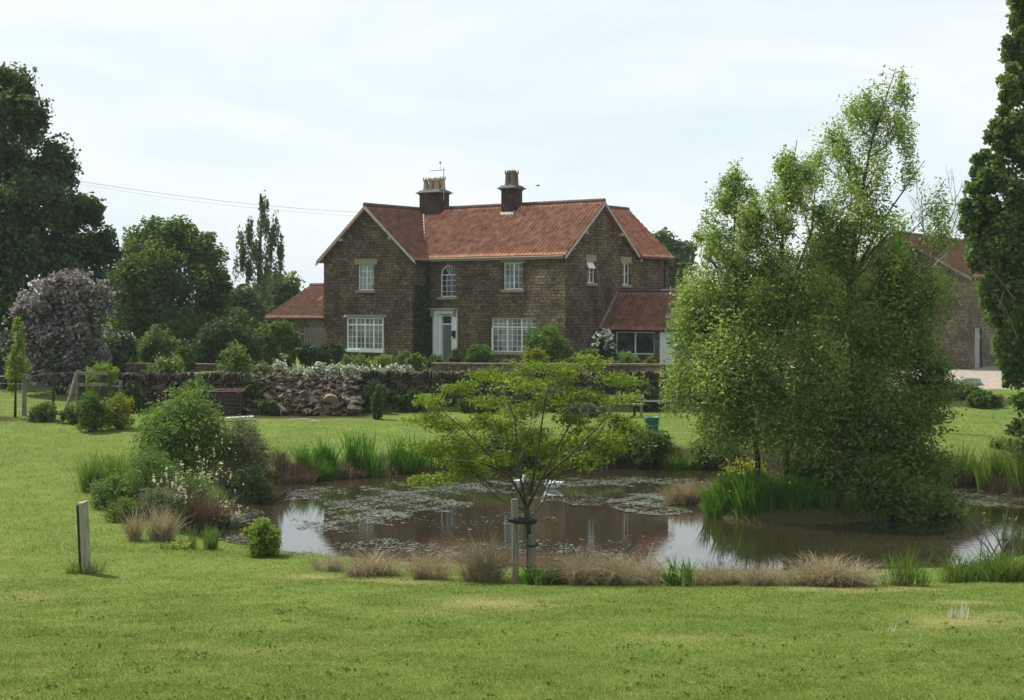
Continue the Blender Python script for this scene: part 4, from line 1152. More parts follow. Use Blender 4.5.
# slumped bank of stones
rd = random.Random(8)
hb = MB()
for i in range(760):
    x = rd.uniform(-9.5, -5.3); t_ = rd.random() ** .8
    y = 53.6 - 1.7 * t_ + rd.uniform(-.15, .15)
    zt = 2.15 - 1.15 * t_ + .16 * math.sin(x * 2.1) * (1 - t_) + rd.uniform(-.12, .10)
    s = rd.uniform(.09, .36)
    hb.stone((x, y, zt), (s * 1.5, s * rd.uniform(.6, 1.1), s * rd.uniform(.14, .45)), rd.uniform(0, 3.1), (rd.uniform(-.9, .9) - .2, rd.uniform(-.8, .8)), rd.randint(0, 99999))
heap = hb.build('stone_rubble', M['heap_stones'])
tag(heap, 'slumped bank of loose brown rubble stones beside the lawn', 'rubble', kind='stuff')
hc = MB()
hc.add([(-9.7, 54.2, 2.0), (-5.2, 54.2, 2.0), (-5.2, 53.4, 1.9), (-9.7, 53.4, 1.9), (-9.7, 51.8, .82), (-5.2, 51.8, .82)], [(0, 3, 2, 1), (3, 4, 5, 2)])
core = hc.build('earth_bank', M['dark_rubble']); tag(core, kind='structure')
lg = thing('log', 'thick pale sawn log end lying in the loose stone bank', 'log', P(331, 404, 51.9), R(12))
mb = MB(); mb.tube([(0, 0, 0), (.05, .5, .03), (0, 1.1, .06)], [.30, .29, .27], 14); mb.build('log_body', M['log'], lg)
for i, (px, py, a, L_) in enumerate([(303, 418, .3, .9), (314, 420, -1.0, .7), (281, 408, 1.5, .9)]):
    q = gp(px, py + 3) if i < 2 else P(px, py, 51.6)
    mb = MB(); d = Vector((math.cos(a), -.3, math.sin(a) * .6 if i == 2 else .05)) * L_ * .5
    mb.tube([-d, Vector((0.02, .05, .03)), d], [.02, .018, .008], 6)
    o = mb.build('stick', M['timber_pale']); o.location = q + Vector((0, 0, .04))
    tag(o, ['bare pale stick lying flat on grass below the rubble', 'short pale stick on the grass at the foot of the rubble', 'pale upright branch stuck in the rubble bank'][i], 'stick')
# dark timber compost bin with bricks on top
cbp = G(228, 51.8)
cbn = thing('compost_bin', 'dark board compost bin against the dry-stone wall', 'compost bin', cbp, R(4)); cbn.scale = (.85, 1, .76)
mb = MB()
for i in range(5):
    mb.box(-.85, .55, -.02, .02, .06 + i * .19, .23 + i * .19)
mb.build('front_boards', M['timber_dark'], cbn)
mb = MB()
for i in range(5):
    mb.box(.53, .57, .02, 1.0, .05 + i * .19, .22 + i * .19); mb.box(-.87, -.83, .02, 1.0, .05 + i * .19, .22 + i * .19)
mb.build('side_boards', M['timber_dark'], cbn)
for x_ in (-.83, .5):
    mb = MB(); mb.box(x_ - .04, x_ + .06, -.09, -.022, -.1, 1.02); mb.build('post', M['timber_dark'], cbn)
mb = MB(); mb.box(-.9, .6, -.08, 1.05, 1.03, 1.07); mb.build('lid', M['timber_dark'], cbn)
rd = random.Random(3)
for i in range(5):
    mb = MB(); mb.stone((0, 0, 0), (.24, .11, .075), 0, (0, 0), i)
    o = mb.build('brick', M['terracotta']); o.location = cbp + Vector((-.1 + .22 * i - .35, .35 + .05 * (i % 2), 1.115 * .76)); o.rotation_euler = (0, 0, rd.uniform(-.5, .5))
    tag(o, 'loose red brick lying on the compost bin lid', 'brick', 'bricks on the compost bin')
rd = random.Random(4)
for i in range(3):
    mb = MB(); mb.stone((0, 0, 0), (.34, .2, .16), 0, (0, 0), i + 40)
    o = mb.build('red_stone', M['terracotta']); o.location = P(184 + i * 5, 397 - 2 * (i % 2), 52.7); o.rotation_euler = (.3 * i, .2, i)
    tag(o, 'red sandstone lump lodged at the foot of the dark dry-stone wall', 'stone', 'red stones by the dark wall')
pq = gp(240, 421)
mb = MB(); mb.box(-.45, .45, -.12, .12, 0, .04); o = mb.build('plank', M['timber_pale'], bevel=.006); o.location = pq + Vector((0, 0, .1)); o.rotation_euler = (.1, -.05, .2)
tag(o, 'pale plank lying in front of the compost bin', 'plank')
# bench on the terrace below the wall
bq = G(628, 51.2)
bn = thing('garden_bench', 'weathered plank bench below the terrace wall', 'bench', bq, R(-2))
for i in range(2):
    mb = MB(); mb.box(-.75, .55, -.2 + i * .17, -.06 + i * .17, .42, .455); mb.build('seat_plank', M['timber_pale'], bn, bevel=.005)
mb = MB(); mb.box(-.75, .55, .14, .17, .62, .72); mb.build('back_rail', M['timber_pale'], bn, bevel=.005)
for x_ in (-.65, .45):
    mb = MB(); mb.box(x_ - .04, x_ + .04, -.2, .14, 0, .419); mb.box(x_ - .03, x_ + .03, .171, .21, 0, .74); mb.build('leg', M['timber'], bn)
rail = thing('rail_fence', 'low single-rail fence to the right of the plank bench', 'fence', G(655, 51.4))
mb = MB(); mb.box(-.75, .75, -.02, .02, .5, .56); mb.build('rail', M['timber_pale'], rail)
for x_ in (-.7, .7):
    mb = MB(); mb.box(x_ - .04, x_ + .04, .021, .09, -.1, .62); mb.build('post', M['timber_dark'], rail)
tq = gp(652, 431)
tb = thing('tub', 'small teal plastic tub on the lawn edge beside the willows', 'tub', tq)
mb = MB(); mb.lathe([(.0, .02), (.19, .0), (.235, .4), (.25, .41), (.25, .44), (.215, .44), (.17, .06), (0, .05)], (0, 0, 0), 18); mb.build('body', M['tub'], tb, smooth=True)
mb = MB(); mb.tube([(-.25, 0, .4), (-.26, -.05, .3), (-.15, -.2, .2), (.0, -.26, .17), (.15, -.2, .2), (.26, -.05, .3), (.25, 0, .4)], .008, 5); mb.build('handle', M['metal'], tb)

# ---- post-and-wire fence, brace and rails on the left
fr = thing('wire_fence', 'post and wire fence crossing the lawn by the far-left trees', 'fence', G(40, 52))
fo = fr.location
def at(px, Y):
    return G(px, Y) - fo
for px, Y, r_, h_ in ((-30, 52.2, .06, 1.3), (24, 51.5, .085, 1.42), (53, 52.5, .06, 1.36), (78, 53, .09, 1.4)):
    mb = MB(); q = at(px, Y); mb.tube([q + Vector((0, 0, -.2)), q + Vector((.02, 0, h_))], [r_, r_ * .93], 9); mb.build('post', M['timber_dark' if px == 53 else 'timber'], fr)
for z_ in (.25, .55, .85, 1.1, 1.34):
    mb = MB(); mb.tube([at(-30, 52.2) + Vector((0, -.08, z_)), at(24, 51.5) + Vector((0, -.1, z_)), at(53, 52.5) + Vector((0, -.08, z_)), at(78, 53) + Vector((0, -.1, z_))], .005 if z_ < 1.3 else .012, 4); mb.build('wire', M['wire'], fr)
mb = MB(); mb.tube([at(65, 52) + Vector((0, 0, 0)), at(77.5, 53) + Vector((0, -.12, 1.3))], .06, 8); mb.build('brace', M['timber'], fr)
rp = thing('rail_stile', 'two-rail wooden stile between stout posts beside the clipped dome', 'stile', G(90, 52.6))
fo = rp.location
for px in (82, 104):
    mb = MB(); q = at(px, 52.6); mb.box(q.x - .1, q.x + .1, q.y - .08, q.y + .08, q.z - .2, q.z + 1.4); mb.build('post', M['timber_dark'], rp, bevel=.02)
for z_, s_ in ((1.34, 1), (.95, .8)):
    a, b = at(82, 52.48), at(104, 52.48)
    mb = MB(); mb.box(a.x - .1, b.x + .12, a.y - .03, a.y + .03, a.z + z_ - .06, a.z + z_ + .06); mb.build('rail', M['timber'], rp, bevel=.01)
ps = thing('post', 'thin dark fence post beside the dry-stone wall end', 'post', G(120, 53))
mb = MB(); mb.tube([(0, 0, -.2), (0.02, 0, 1.05)], .07, 8); mb.build('shaft', M['timber'], ps); mb = MB(); mb.box(-.28, .1, -.09, -.05, .82, .9); mb.build('rail_stub', M['timber'], ps)
# paling screen beside the wing
pf = thing('picket_fence', 'small grey picket fence beside the left wing of the farmhouse', 'fence', G(314, 70.5), R(-12))
h0 = (362 - 324) * 70.5 / FOC
for i in range(9):
    mb = MB(); x = -.5 + i * .125
    mb.prism([(x, 0), (x + .085, 0), (x + .085, h0 - .08), (x + .042, h0), (x, h0 - .08)], 'y', 0, .02); mb.build('picket', M['timber'], pf)
for z_ in (.5, h0 - .4):
    mb = MB(); mb.box(-.55, .65, .021, .06, z_, z_ + .08); mb.build('rail', M['timber'], pf)

# ---- post on the near lawn, tree stake
pp = gp(86, 573)
po = thing('wooden_post', 'short weathered square post standing alone on the left of the lawn', 'post', pp, R(14))
mb = MB()
S = 12; prof = [(-.06, -.075), (.0, -.085), (.075, -.06), (.08, .06), (.0, .085), (-.065, .07)]
for i in range(S + 1):
    z = -.15 + 1.28 * i / S
    rd = random.Random(i)
    for x, y in prof:
        mb.v.append((x + rd.uniform(-.006, .006) - .045 * z, y + rd.uniform(-.006, .006), z + (.03 * (x > 0) if i == S else 0)))
for i in range(S):
    for k in range(6):
        mb.f.append((i * 6 + k, i * 6 + (k + 1) % 6, i * 6 + 6 + (k + 1) % 6, i * 6 + 6 + k))
mb.f.append(tuple(S * 6 + k for k in range(6)))
mb.build('shaft', M['post'], po)
mb = MB(); mb.box(-.103, -.068, -.05, .05, -.1, 1.1); sp_ = mb.build('split_lath', M['timber_dark'], po); sp_.rotation_euler = (0, R(-2.5), 0)

YT = 24.2
tb0 = gp(529, 582)
sk = thing('tree_stake', 'round timber stake with a black rubber tie holding the young yellow-green tree', 'stake', gp(515, 584))
mb = MB(); mb.tube([(0, 0, -.2), (.005, 0, .5), (-.01, 0, 1.28)], [.056, .053, .05], 10); mb.build('shaft', M['timber'], sk)
dx = tb0.x - sk.location.x
mb = MB(); mb.tube([(-.085, -.06, .98), (-.02, -.1, .97), (dx * .5, -.085, .95), (dx, -.1, .95), (dx + .075, 0, .95), (dx, .1, .95), (dx * .5, .07, .95), (-.02, .09, .97), (-.085, .04, .98)], .045, 6); mb.build('tie', M['rubber'], sk)
s2 = thing('tree_stake', 'short split stake against the young tree trunk', 'stake', tb0 + Vector((.03, -.12, 0)))
mb = MB(); mb.tube([(0, 0, -.15), (.02, 0, .74)], [.06, .056], 8); mb.build('shaft', M['timber'], s2)
mb = MB(); mb.tube([(-.08, -.03, .58), (.02, -.09, .58), (.1, 0, .58), (.02, .14, .58), (-.08, .1, .58), (-.08, -.03, .58)], .014, 5); mb.build('tie', M['rubber'], s2)

# ------------------------------------------------------------------ trees
def pc(px, py, Y, rx, rz, n, nsub=14, ry=None, dy=0.0):
    c = P(px, py, Y); s = Y / FOC
    c.y += dy
    return ((c.x, c.y, c.z), (rx * s, (ry if ry else rx * s * .85), rz * s), nsub, n)
def stem(pts, Y, r0, r1, z0=None):
    q = [P(px, py, Y + dy) for px, py, dy in pts]
    if z0 is not None:
        q[0].z = z0
    rr = [r0 + (r1 - r0) * (i / (len(q) - 1)) ** .8 for i in range(len(q))]
    return (q, rr)

# far left giant
Yt = 66
leafy('broadleaf_tree', 'huge dark broadleaf tree filling the left edge', 'tree', G(5, Yt),
      [pc(*a[:2], Yt, *a[2:4], a[4], 26, dy=a[5]) for a in [
          (2, 92, 34, 26, 5440, 0), (28, 120, 30, 26, 5440, -1), (-5, 160, 55, 45, 10200, 1), (48, 172, 30, 30, 6120, 0), (28, 215, 48, 38, 10200, -2), (76, 212, 26, 24, 5100, 0), (92, 247, 24, 20, 4420, 1),
          (20, 275, 62, 40, 11050, -2), (78, 285, 36, 30, 6120, 0), (-70, 190, 60, 80, 10200, 0), (-75, 100, 40, 45, 5100, 0), (52, 252, 36, 26, 5200, 1), (60, 325, 48, 28, 6460, 0), (-55, 300, 60, 50, 6800, 0)]],
      'f_dark', .19, stems=[stem([(5, 380, 0), (8, 300, 0), (4, 200, 0), (2, 95, 0)], Yt, .55, .08, gz(-22, Yt)), stem([(8, 300, 0), (45, 220, 0), (70, 200, 0)], Yt, .3, .06), stem([(6, 280, 0), (-40, 200, 0), (-70, 110, 0)], Yt, .3, .06)],
      seed=1, spread=.20, twig_r=.03, aspect=.6)
Yt = 79
leafy('broadleaf_tree', 'rounded dark green tree between the lilac bush and the weeping tree', 'tree', G(170, Yt),
      [pc(*a[:2], Yt, *a[2:4], a[4], 24, dy=a[5]) for a in [
          (172, 236, 28, 21, 5440, 0), (142, 255, 27, 24, 5440, 0), (203, 258, 24, 24, 5440, 0), (165, 280, 44, 32, 8500, -2), (214, 292, 18, 26, 4080, 0), (126, 292, 28, 32, 5440, 0), (172, 318, 54, 28, 7650, -1.5), (130, 335, 30, 25, 3740, 0), (212, 335, 25, 25, 3740, 0)]],
      'f_mid', .20, stems=[stem([(170, 372, 0), (171, 300, 0), (173, 232, 0)], Yt, .4, .06, 1.6), stem([(171, 320, 0), (140, 260, 0)], Yt, .2, .05), stem([(171, 320, 0), (204, 262, 0)], Yt, .2, .05)],
      seed=2, spread=.22, twig_r=.03, aspect=.6)
Yt = 98
leafy('weeping_tree', 'slender grey-green weeping tree rising against the sky left of the farmhouse', 'tree', G(259, Yt),
      [pc(*a[:2], Yt, *a[2:4], a[4], a[5]) for a in [
          (262, 204, 8, 10, 416, 8), (258, 222, 15, 11, 694, 9), (246, 240, 13, 18, 892, 9), (273, 238, 11, 16, 793, 9), (262, 258, 16, 18, 1388, 12), (242, 266, 11, 22, 992, 9), (280, 260, 6, 20, 694, 8), (258, 290, 18, 20, 1289, 12), (246, 305, 10, 20, 793, 8)]],
      'f_weep', .22, stems=[stem([(257, 350, 0), (259, 280, 0), (262, 196, 0)], Yt, .28, .03, 1.7)], seed=3, spread=.13, elong=(.8, .8, 4.2), droop=1.2, aspect=.4, twig_r=.02)
Yt = 92
leafy('broadleaf_tree', 'low dark tree filling the gap under the weeping tree', 'tree', G(236, Yt), [pc(232, 305, Yt, 24, 20, 3800, 20), pc(250, 322, Yt, 22, 20, 3400, 18), pc(222, 330, Yt, 24, 22, 3000, 18)],
      'f_dark', .22, stems=[stem([(236, 360, 0), (236, 300, 0)], Yt, .3, .06, 1.9)], seed=24, spread=.25, twig_r=.03, aspect=.6)
Yt = 109
leafy('broadleaf_tree', 'small rounded green tree behind the low red-roofed outbuilding', 'tree', G(278, Yt), [pc(278, 291, Yt, 22, 15, 2200, 20), pc(262, 310, Yt, 20, 18, 2000, 18), pc(298, 310, Yt, 18, 15, 1600, 16)],
      'f_mid', .34, stems=[stem([(278, 362, 0), (278, 295, 0)], Yt, .3, .06, 1.8)], seed=4, spread=.25, twig_r=.03, aspect=.6)
Yt = 128
leafy('broadleaf_tree', 'distant green tree showing beyond the right end of the farmhouse roof', 'tree', G(672, Yt), [pc(664, 246, Yt, 20, 14, 2200, 20), pc(684, 250, Yt, 11, 14, 1200, 14), pc(672, 272, Yt, 26, 22, 2500, 20)],
      'f_mid', .36, stems=[stem([(672, 350, 0), (670, 250, 0)], Yt, .35, .06, 1.9)], seed=5, spread=.25, twig_r=.03, aspect=.6)
Yt = 58
leafy('lilac', 'lilac bush thick with pale mauve-grey blossom on the left', 'lilac', G(62, Yt),
      [pc(*a, Yt, *b, n, 24) for a, b, n in [((65, 288), (30, 17), 2400), ((36, 308), (22, 19), 2000), ((92, 303), (20, 20), 2000), ((60, 325), (36, 24), 2800), ((94, 338), (18, 18), 1500), ((30, 338), (16, 14), 1000), ((60, 352), (34, 18), 1900), ((92, 358), (20, 16), 1100), ((34, 358), (20, 16), 1000), ((60, 372), (40, 12), 1200)]],
      'f_lilac', .15, stems=[stem([(62, 388, 0), (58, 340, 0), (62, 292, 0)], Yt, .14, .03, 1.2), stem([(62, 388, 0), (85, 340, 0), (93, 305, 0)], Yt, .1, .03, 1.2), stem([(60, 388, 0), (40, 345, 0), (36, 310, 0)], Yt, .1, .03, 1.2)],
      seed=6, spread=.2, aspect=.7, parts=('trunk', 'blossom'), extra=[('leaves', 'f_dark', 2600, .17, lambda L, rg, c: L[rg.integers(0, len(L), c)] + rg.normal(size=(c, 3)) * .12)])

# willows on the island
ZI = .26
def sprays(stems_px, Y, seed, n, k, wfun, y0, y1, dys=0.0, rz=(11, 20), rx=(8, 14)):
    """clumps strung along a stem: narrow at the tip, wider below; stems_px gives the stem's column at each row."""
    rg = np.random.default_rng(seed)
    out = []
    for i in range(k):
        t_ = (i + rg.uniform(0, 1)) / k
        py = y0 + (y1 - y0) * t_
        px = np.interp(py, [q[1] for q in stems_px], [q[0] for q in stems_px]) + rg.uniform(-1, 1) * wfun(t_)
        out.append(pc(px, py, Y, rg.uniform(*rx), rg.uniform(*rz), int(n * 2.3 / k), 10, dy=dys + rg.uniform(-1, 1) * wfun(t_) * Y / FOC * .8))
    return out
sA = [(897, 62), (872, 140), (855, 230), (846, 330), (842, 470), (840, 520)]
Yw = 34.6
cl_ = sprays(sA, Yw, 1, 9000, 60, lambda t: 14 + 74 * min(1, t * 1.7), 92, 300, rx=(9, 17), rz=(13, 24))
leafy('willow', 'tallest willow on the island, airy crown leaning right above the pond', 'willow', (P(840, 500, Yw).x, Yw, ZI), cl_ + [pc(*a, Yw, *b, n, 13, dy=d) for a, b, n, d in [((850, 300), (62, 42), 8892, 0), ((905, 320), (34, 45), 4924, .6), ((800, 330), (45, 45), 5745, -.8)]],
      'f_willow', .075, more=1.35, stems=[([P(840, 512, Yw), P(842, 470, Yw), P(846, 330, Yw + .2), P(855, 230, Yw), P(872, 140, Yw), P(896, 68, Yw)], [.12, .105, .075, .05, .026, .008]),
                               ([P(846, 330, Yw + .2), P(815, 250, Yw - .5), P(800, 200, Yw - .6)], [.045, .025, .008]), ([P(850, 280, Yw), P(890, 210, Yw + .5), P(925, 160, Yw + .6)], [.04, .022, .007])],
      seed=10, spread=.36, elong=(.8, .8, 1.25), aspect=.42, twig_r=.009, rise=.9)
Yw = 33.6
sB = [(797, 135), (783, 230), (778, 330), (790, 515)]
leafy('willow', 'middle willow on the island with a slender pointed crown', 'willow', (P(790, 500, Yw).x, Yw, ZI), sprays(sB, Yw, 2, 6000, 40, lambda t: 10 + 48 * min(1, t * 1.6), 160, 300, rx=(8, 15), rz=(13, 22)) + [pc(*a, Yw, *b, n, 13, dy=d) for a, b, n, d in [((775, 315), (50, 42), 8892, 0), ((760, 375), (58, 36), 8892, -.6), ((815, 370), (40, 36), 6156, -1.0), ((790, 430), (42, 30), 5745, -.8)]],
      'f_willow', .075, more=1.35, stems=[([P(790, 512, Yw), P(784, 420, Yw), P(778, 330, Yw), P(783, 230, Yw), P(797, 140, Yw)], [.09, .075, .055, .032, .008]), ([P(779, 320, Yw), P(812, 230, Yw + .4), P(815, 190, Yw + .4)], [.05, .03, .01])],
      seed=11, spread=.33, elong=(.8, .8, 1.25), aspect=.42, twig_r=.009, rise=.9)
Yw = 34.0
sC = [(738, 158), (733, 250), (742, 350), (757, 515)]
leafy('willow', 'left-hand willow on the island whose bright leaves hang towards the farmhouse', 'willow', (P(757, 500, Yw).x, Yw, ZI), sprays(sC, Yw, 3, 4400, 32, lambda t: 8 + 38 * min(1, t * 1.6), 178, 295, rx=(8, 14), rz=(13, 22)) + [pc(*a, Yw, *b, n, 14, dy=d) for a, b, n, d in [((722, 295), (38, 32), 6840, 0), ((700, 330), (32, 36), 6840, .3), ((694, 385), (28, 34), 5745, 0), ((730, 370), (42, 40), 7524, -.6), ((735, 425), (40, 26), 4924, -.3)]],
      'f_willow', .075, more=1.35, stems=[([P(757, 512, Yw), P(758, 460, Yw), P(742, 350, Yw), P(733, 250, Yw), P(738, 160, Yw)], [.075, .065, .045, .026, .008]), ([P(745, 370, Yw), P(705, 330, Yw), P(690, 300, Yw)], [.045, .03, .01]), ([P(750, 420, Yw), P(710, 385, Yw - .3), P(690, 370, Yw)], [.04, .025, .01])],
      seed=12, spread=.30, elong=(.85, .85, 1.2), aspect=.42, twig_r=.009, rise=.9)
Yw = 34.2
leafy('thicket', 'dense dark thicket under the willows at the right end of the island', 'thicket', (P(885, 500, Yw).x, Yw, ZI), [pc(*a, Yw, *b, n, 22, dy=d) for a, b, n, d in [
    ((850, 400), (48, 36), 12350, -.8), ((900, 420), (42, 40), 12350, 0), ((860, 455), (52, 36), 12350, -.9), ((915, 465), (36, 36), 9500, -.2), ((820, 470), (34, 26), 6650, -.8), ((880, 492), (60, 20), 8550, -.6), ((835, 508), (30, 13), 2600, -1.2), ((885, 510), (36, 13), 3000, -1.1), ((930, 503), (26, 14), 2400, -.8), ((925, 300), (30, 42), 4200, .6), ((895, 275), (38, 34), 3600, .4), ((832, 258), (26, 40), 3600, -.2), ((870, 225), (30, 36), 2200, .3), ((850, 350), (38, 40), 5200, -.5), ((835, 420), (40, 36), 5200, -1.1), ((890, 350), (40, 36), 5200, .3), ((945, 375), (20, 34), 2600, .9), ((930, 400), (22, 30), 4180, .8), ((920, 350), (28, 30), 4560, .8)]],
      'f_willow_dark', .082, stems=[([P(880 + k * 18, 505, Yw), P(880 + k * 26, 440, Yw), P(880 + k * 34, 390, Yw)], [.07, .05, .015]) for k in (-2, -1, 0, 1)],
      seed=13, spread=.28, aspect=.5, twig_r=.008)

# tall dense tree at the right edge
Yt = 45
dead = MB()
pop_base = G(1040, Yt)
rd = random.Random(12)
for (a, b) in [((1015, 300), (968, 250)), ((1018, 340), (992, 290))]:
    p0, p1 = P(*a, Yt - 1.2) - pop_base, P(*b, Yt - 1.8) - pop_base
    dead.tube([p0, p0.lerp(p1, .5) + Vector((.05, 0, .1)), p1], [.028, .018, .006], 5)
    for f in (.5, .7):
        q = p0.lerp(p1, f); dead.tube([q, q + Vector((rd.uniform(-.5, .5), rd.uniform(-.3, .1), rd.uniform(.2, .6)))], [.012, .004], 4)
leafy('poplar', 'tall dense dark green tree cut by the right edge of the view', 'tree', pop_base, [pc(*a, Yt, *b, n, 26, dy=d) for a, b, n, d in [
    ((1034, -60), (22, 50), 4680, 0), ((1028, 5), (22, 36), 5400, 0), ((1022, 50), (24, 34), 6120, 0), ((1004, 88), (18, 22), 3960, -.5), ((1040, 95), (38, 40), 6480, 0), ((996, 130), (22, 26), 5400, -.5), ((1030, 150), (44, 40), 8100, -.3),
    ((984, 178), (20, 26), 5400, -.4), ((1015, 205), (34, 34), 7560, -.7), ((984, 222), (22, 28), 5400, 0), ((1005, 262), (26, 34), 6480, -.6), ((1045, 250), (44, 50), 7200, 0), ((1010, 312), (24, 32), 5400, -.6), ((992, 300), (18, 34), 4200, -.4), ((1015, 285), (26, 34), 5200, .2), ((1018, 330), (22, 34), 5200, .1), ((1012, 372), (16, 22), 2600, -.2), ((1003, 345), (16, 26), 3000, -.5), ((972, 205), (14, 24), 2400, -.3), ((978, 255), (16, 26), 3000, -.3), ((1022, 355), (18, 28), 3600, -.5), ((1055, 340), (36, 50), 6120, 0)]],
      'f_poplar', .125, stems=[stem([(1040, 400, 0), (1040, 250, 0), (1036, 60, 0), (1034, -90, 0)], Yt, .38, .04, pop_base.z)], seed=14, spread=.15, aspect=.75, twig_r=.016, dead=dead)
# bare branches between the willow and that tree
Yt = 47
bb = G(928, Yt)
bt = thing('bare_tree', 'leafless twiggy tree between the tall willow and the barn roof', 'tree', bb)
rd = random.Random(21)
btm, btb = MB(), MB()
top = P(930, 270, Yt) - bb
btm.tube([(0, 0, -.1), (top.x * .5, 0, top.z * .5), tuple(top)], [.1, .08, .05], 7)
def bare(p, d, L, r, lv):
    q = p + d * L
    m_ = p.lerp(q, .5) + Vector((rd.uniform(-1, 1), rd.uniform(-1, 1), .3)) * L * .06
    btb.tube([p, m_, q], [r, r * .8, r * .5], 4, cap=False)
    if lv == 0:
        return
    for _ in range(3):
        dd = (d + Vector((rd.uniform(-.7, .7), rd.uniform(-.6, .6), rd.uniform(-.15, .5)))).normalized()
        bare(p.lerp(q, rd.uniform(.45, 1)), dd, L * rd.uniform(.5, .75), r * .55, lv - 1)
for a in (-.35, .0, .35, .7):
    bare(top, Vector((a + .15, rd.uniform(-.3, .3), .9)).normalized(), 1.5, .03, 3)
btm.build('trunk', M['bark'], bt, smooth=True); btb.build('branches', M['twig'], bt)

# young staked tree with flat layered sprays
pads = [(492, 377), (460, 387), (430, 400), (487, 405), (520, 386), (555, 385), (595, 362), (615, 378), (592, 396), (540, 410), (575, 421), (617, 420), (450, 428), (478, 424), (437, 446), (462, 450), (436, 472), (502, 430),
        (535, 434), (562, 440), (588, 434), (507, 464), (548, 452), (540, 470), (606, 446), (528, 372), (572, 372), (625, 400), (470, 470), (515, 412), (548, 402), (470, 440), (520, 448), (580, 455), (600, 432), (455, 462), (560, 468), (490, 452), (430, 418), (625, 432)]
rg = np.random.default_rng(5)
tc_ = []
for (px, py) in pads:
    dy = rg.uniform(-1.0, 1.0)
    tc_.append(pc(px, py, YT, rg.uniform(18, 27), rg.uniform(6, 10), 700, 13, dy=dy, ry=.34))
tz = tb0
Yq = tb0.y
fk = P(526, 505, Yq)
st_ = [([tz + Vector((0, 0, -.05)), P(530, 545, Yq), P(527, 515, Yq), fk], [.05, .045, .042, .04])]
for pts_ in ([(526, 505), (512, 480), (490, 455), (462, 428), (432, 402)], [(526, 505), (519, 470), (515, 420), (500, 380)], [(527, 508), (540, 482), (556, 450), (580, 405), (600, 366)], [(541, 480), (570, 455), (605, 420), (622, 395)], [(530, 495), (538, 450), (545, 400), (552, 375)], [(508, 474), (480, 462), (440, 460)]):
    yy = Yq; q = []
    for i, a in enumerate(pts_):
        q.append(P(*a, yy)); yy += rg.uniform(-.22, .22)
    st_.append((q, list(np.linspace(.021, .005, len(q)))))
leafy('young_tree', 'young staked tree with flat yellow-green leaf sprays on the near bank', 'tree', tb0, tc_, 'f_young', .056, stems=st_, trunk_mat='green_bark', seed=15, spread=.26, elong=(1.5, 1.5, .55), aspect=.45, twig_r=.004, rise=.35)
# narrow yellow-green sapling by the fence
Yt = 51
leafy('sapling', 'narrow yellow-green sapling by the wire fence', 'sapling', G(15, Yt), [pc(*a, Yt, *b, n, 12) for a, b, n in [((18, 325), (4, 9), 420), ((19, 343), (6, 10), 600), ((16, 360), (9, 10), 800), ((14, 373), (10, 8), 700), ((22, 366), (7, 9), 500), ((12, 388), (4, 4), 160)]],
      'f_lime', .10, stems=[stem([(15, 412, 0), (16, 370, 0), (18, 318, 0)], Yt, .05, .012, gz(-16.9, Yt))], seed=16, spread=.3, aspect=.5, twig_r=.006)

# ------------------------------------------------------------------ shrubs and borders
bush('hedge', 'dark hedge below the big left trees behind the lilac', 'hedge', -60, 128, 318, 72, 'f_dark', 7000, .2, 20, depth=.25, nb=12)
bush('hedge', 'dark hedge between the rounded tree and the outbuilding', 'hedge', 112, 268, 300, 82, 'f_dark', 12000, .2, 21, depth=.3, nb=14)
bush('hedge', 'distant hedgerow beyond the farmhouse seen between its right end and the willows', 'hedge', 640, 905, 272, 135, 'f_mid', 9000, .34, 19, depth=.08, nb=18)
bush('flowering_shrub', 'dark shrub dotted with white flowers beside the lilac', 'shrub', 102, 140, 326, 68, 'f_dark', 1800, .14, 22, extra=[('flowers', 'f_white', 110, .10, outer)])
bush('rhododendron', 'broad grey-green shrub with pale flower heads behind the pale garden wall', 'shrub', 134, 183, 325, 69, 'f_bush', 2600, .14, 23, extra=[('flowers', 'f_lilac', 130, .13, outer)])
bush('box_shrub', 'small clipped green mound right of the pale-headed shrub', 'shrub', 172, 195, 345, 65.0, 'f_box', 1500, .09, 24, dome=True)
bush('flowering_shrub', 'white-flowered shrub at the far left edge behind the fence', 'shrub', -6, 19, 321, 60, 'f_grey', 1300, .13, 25, extra=[('flowers', 'f_white', 120, .12, outer)], low=.2)
bush('clipped_dome', 'smooth clipped bright green dome behind the rail stile', 'shrub', 83, 124, 362, 54.5, 'f_lime', 7000, .055, 26, dome=True)
bush('conifer_shrub', 'upright dull green shrub left of the golden one', 'shrub', 74, 111, 389, 47.5, 'f_box', 3600, .07, 27, nb=8, low=.25)
bush('golden_shrub', 'rounded golden-yellow shrub at the end of the dark stone wall', 'shrub', 101, 138, 389, 48, 'f_gold', 3600, .07, 28, nb=8, low=.25)
bush('nettles', 'low weeds along the foot of the wire fence', 'weeds', 26, 62, 402, 50, 'f_bush', 1300, .09, 29, low=.2, nb=6)
bush('nettles', 'low weeds below the rail stile', 'weeds', 58, 92, 405, 49.5, 'f_mid', 1300, .09, 30, low=.2, nb=6)
bush('flowering_shrub', 'loose green shrub with cream flowers growing over the dark stone wall', 'shrub', 144, 190, 352, 55.5, 'f_bush', 2200, .10, 31, extra=[('flowers', 'f_cream', 150, .07, outer)])
bush('shrub', 'rounded pale green shrub above the compost bin', 'shrub', 217, 257, 343, 56, 'f_bush', 2800, .10, 32, nb=8, low=.2)
bush('shrub', 'brownish low shrub right of the pale green one on the terrace', 'shrub', 250, 280, 359, 57, 'f_grey', 1200, .09, 33)
bush('hedge', 'clipped hedge with a lighter left end in front of the outbuilding', 'hedge', 252, 303, 320, 68.7, 'f_box', 4500, .11, 34, dome=True, depth=.4)
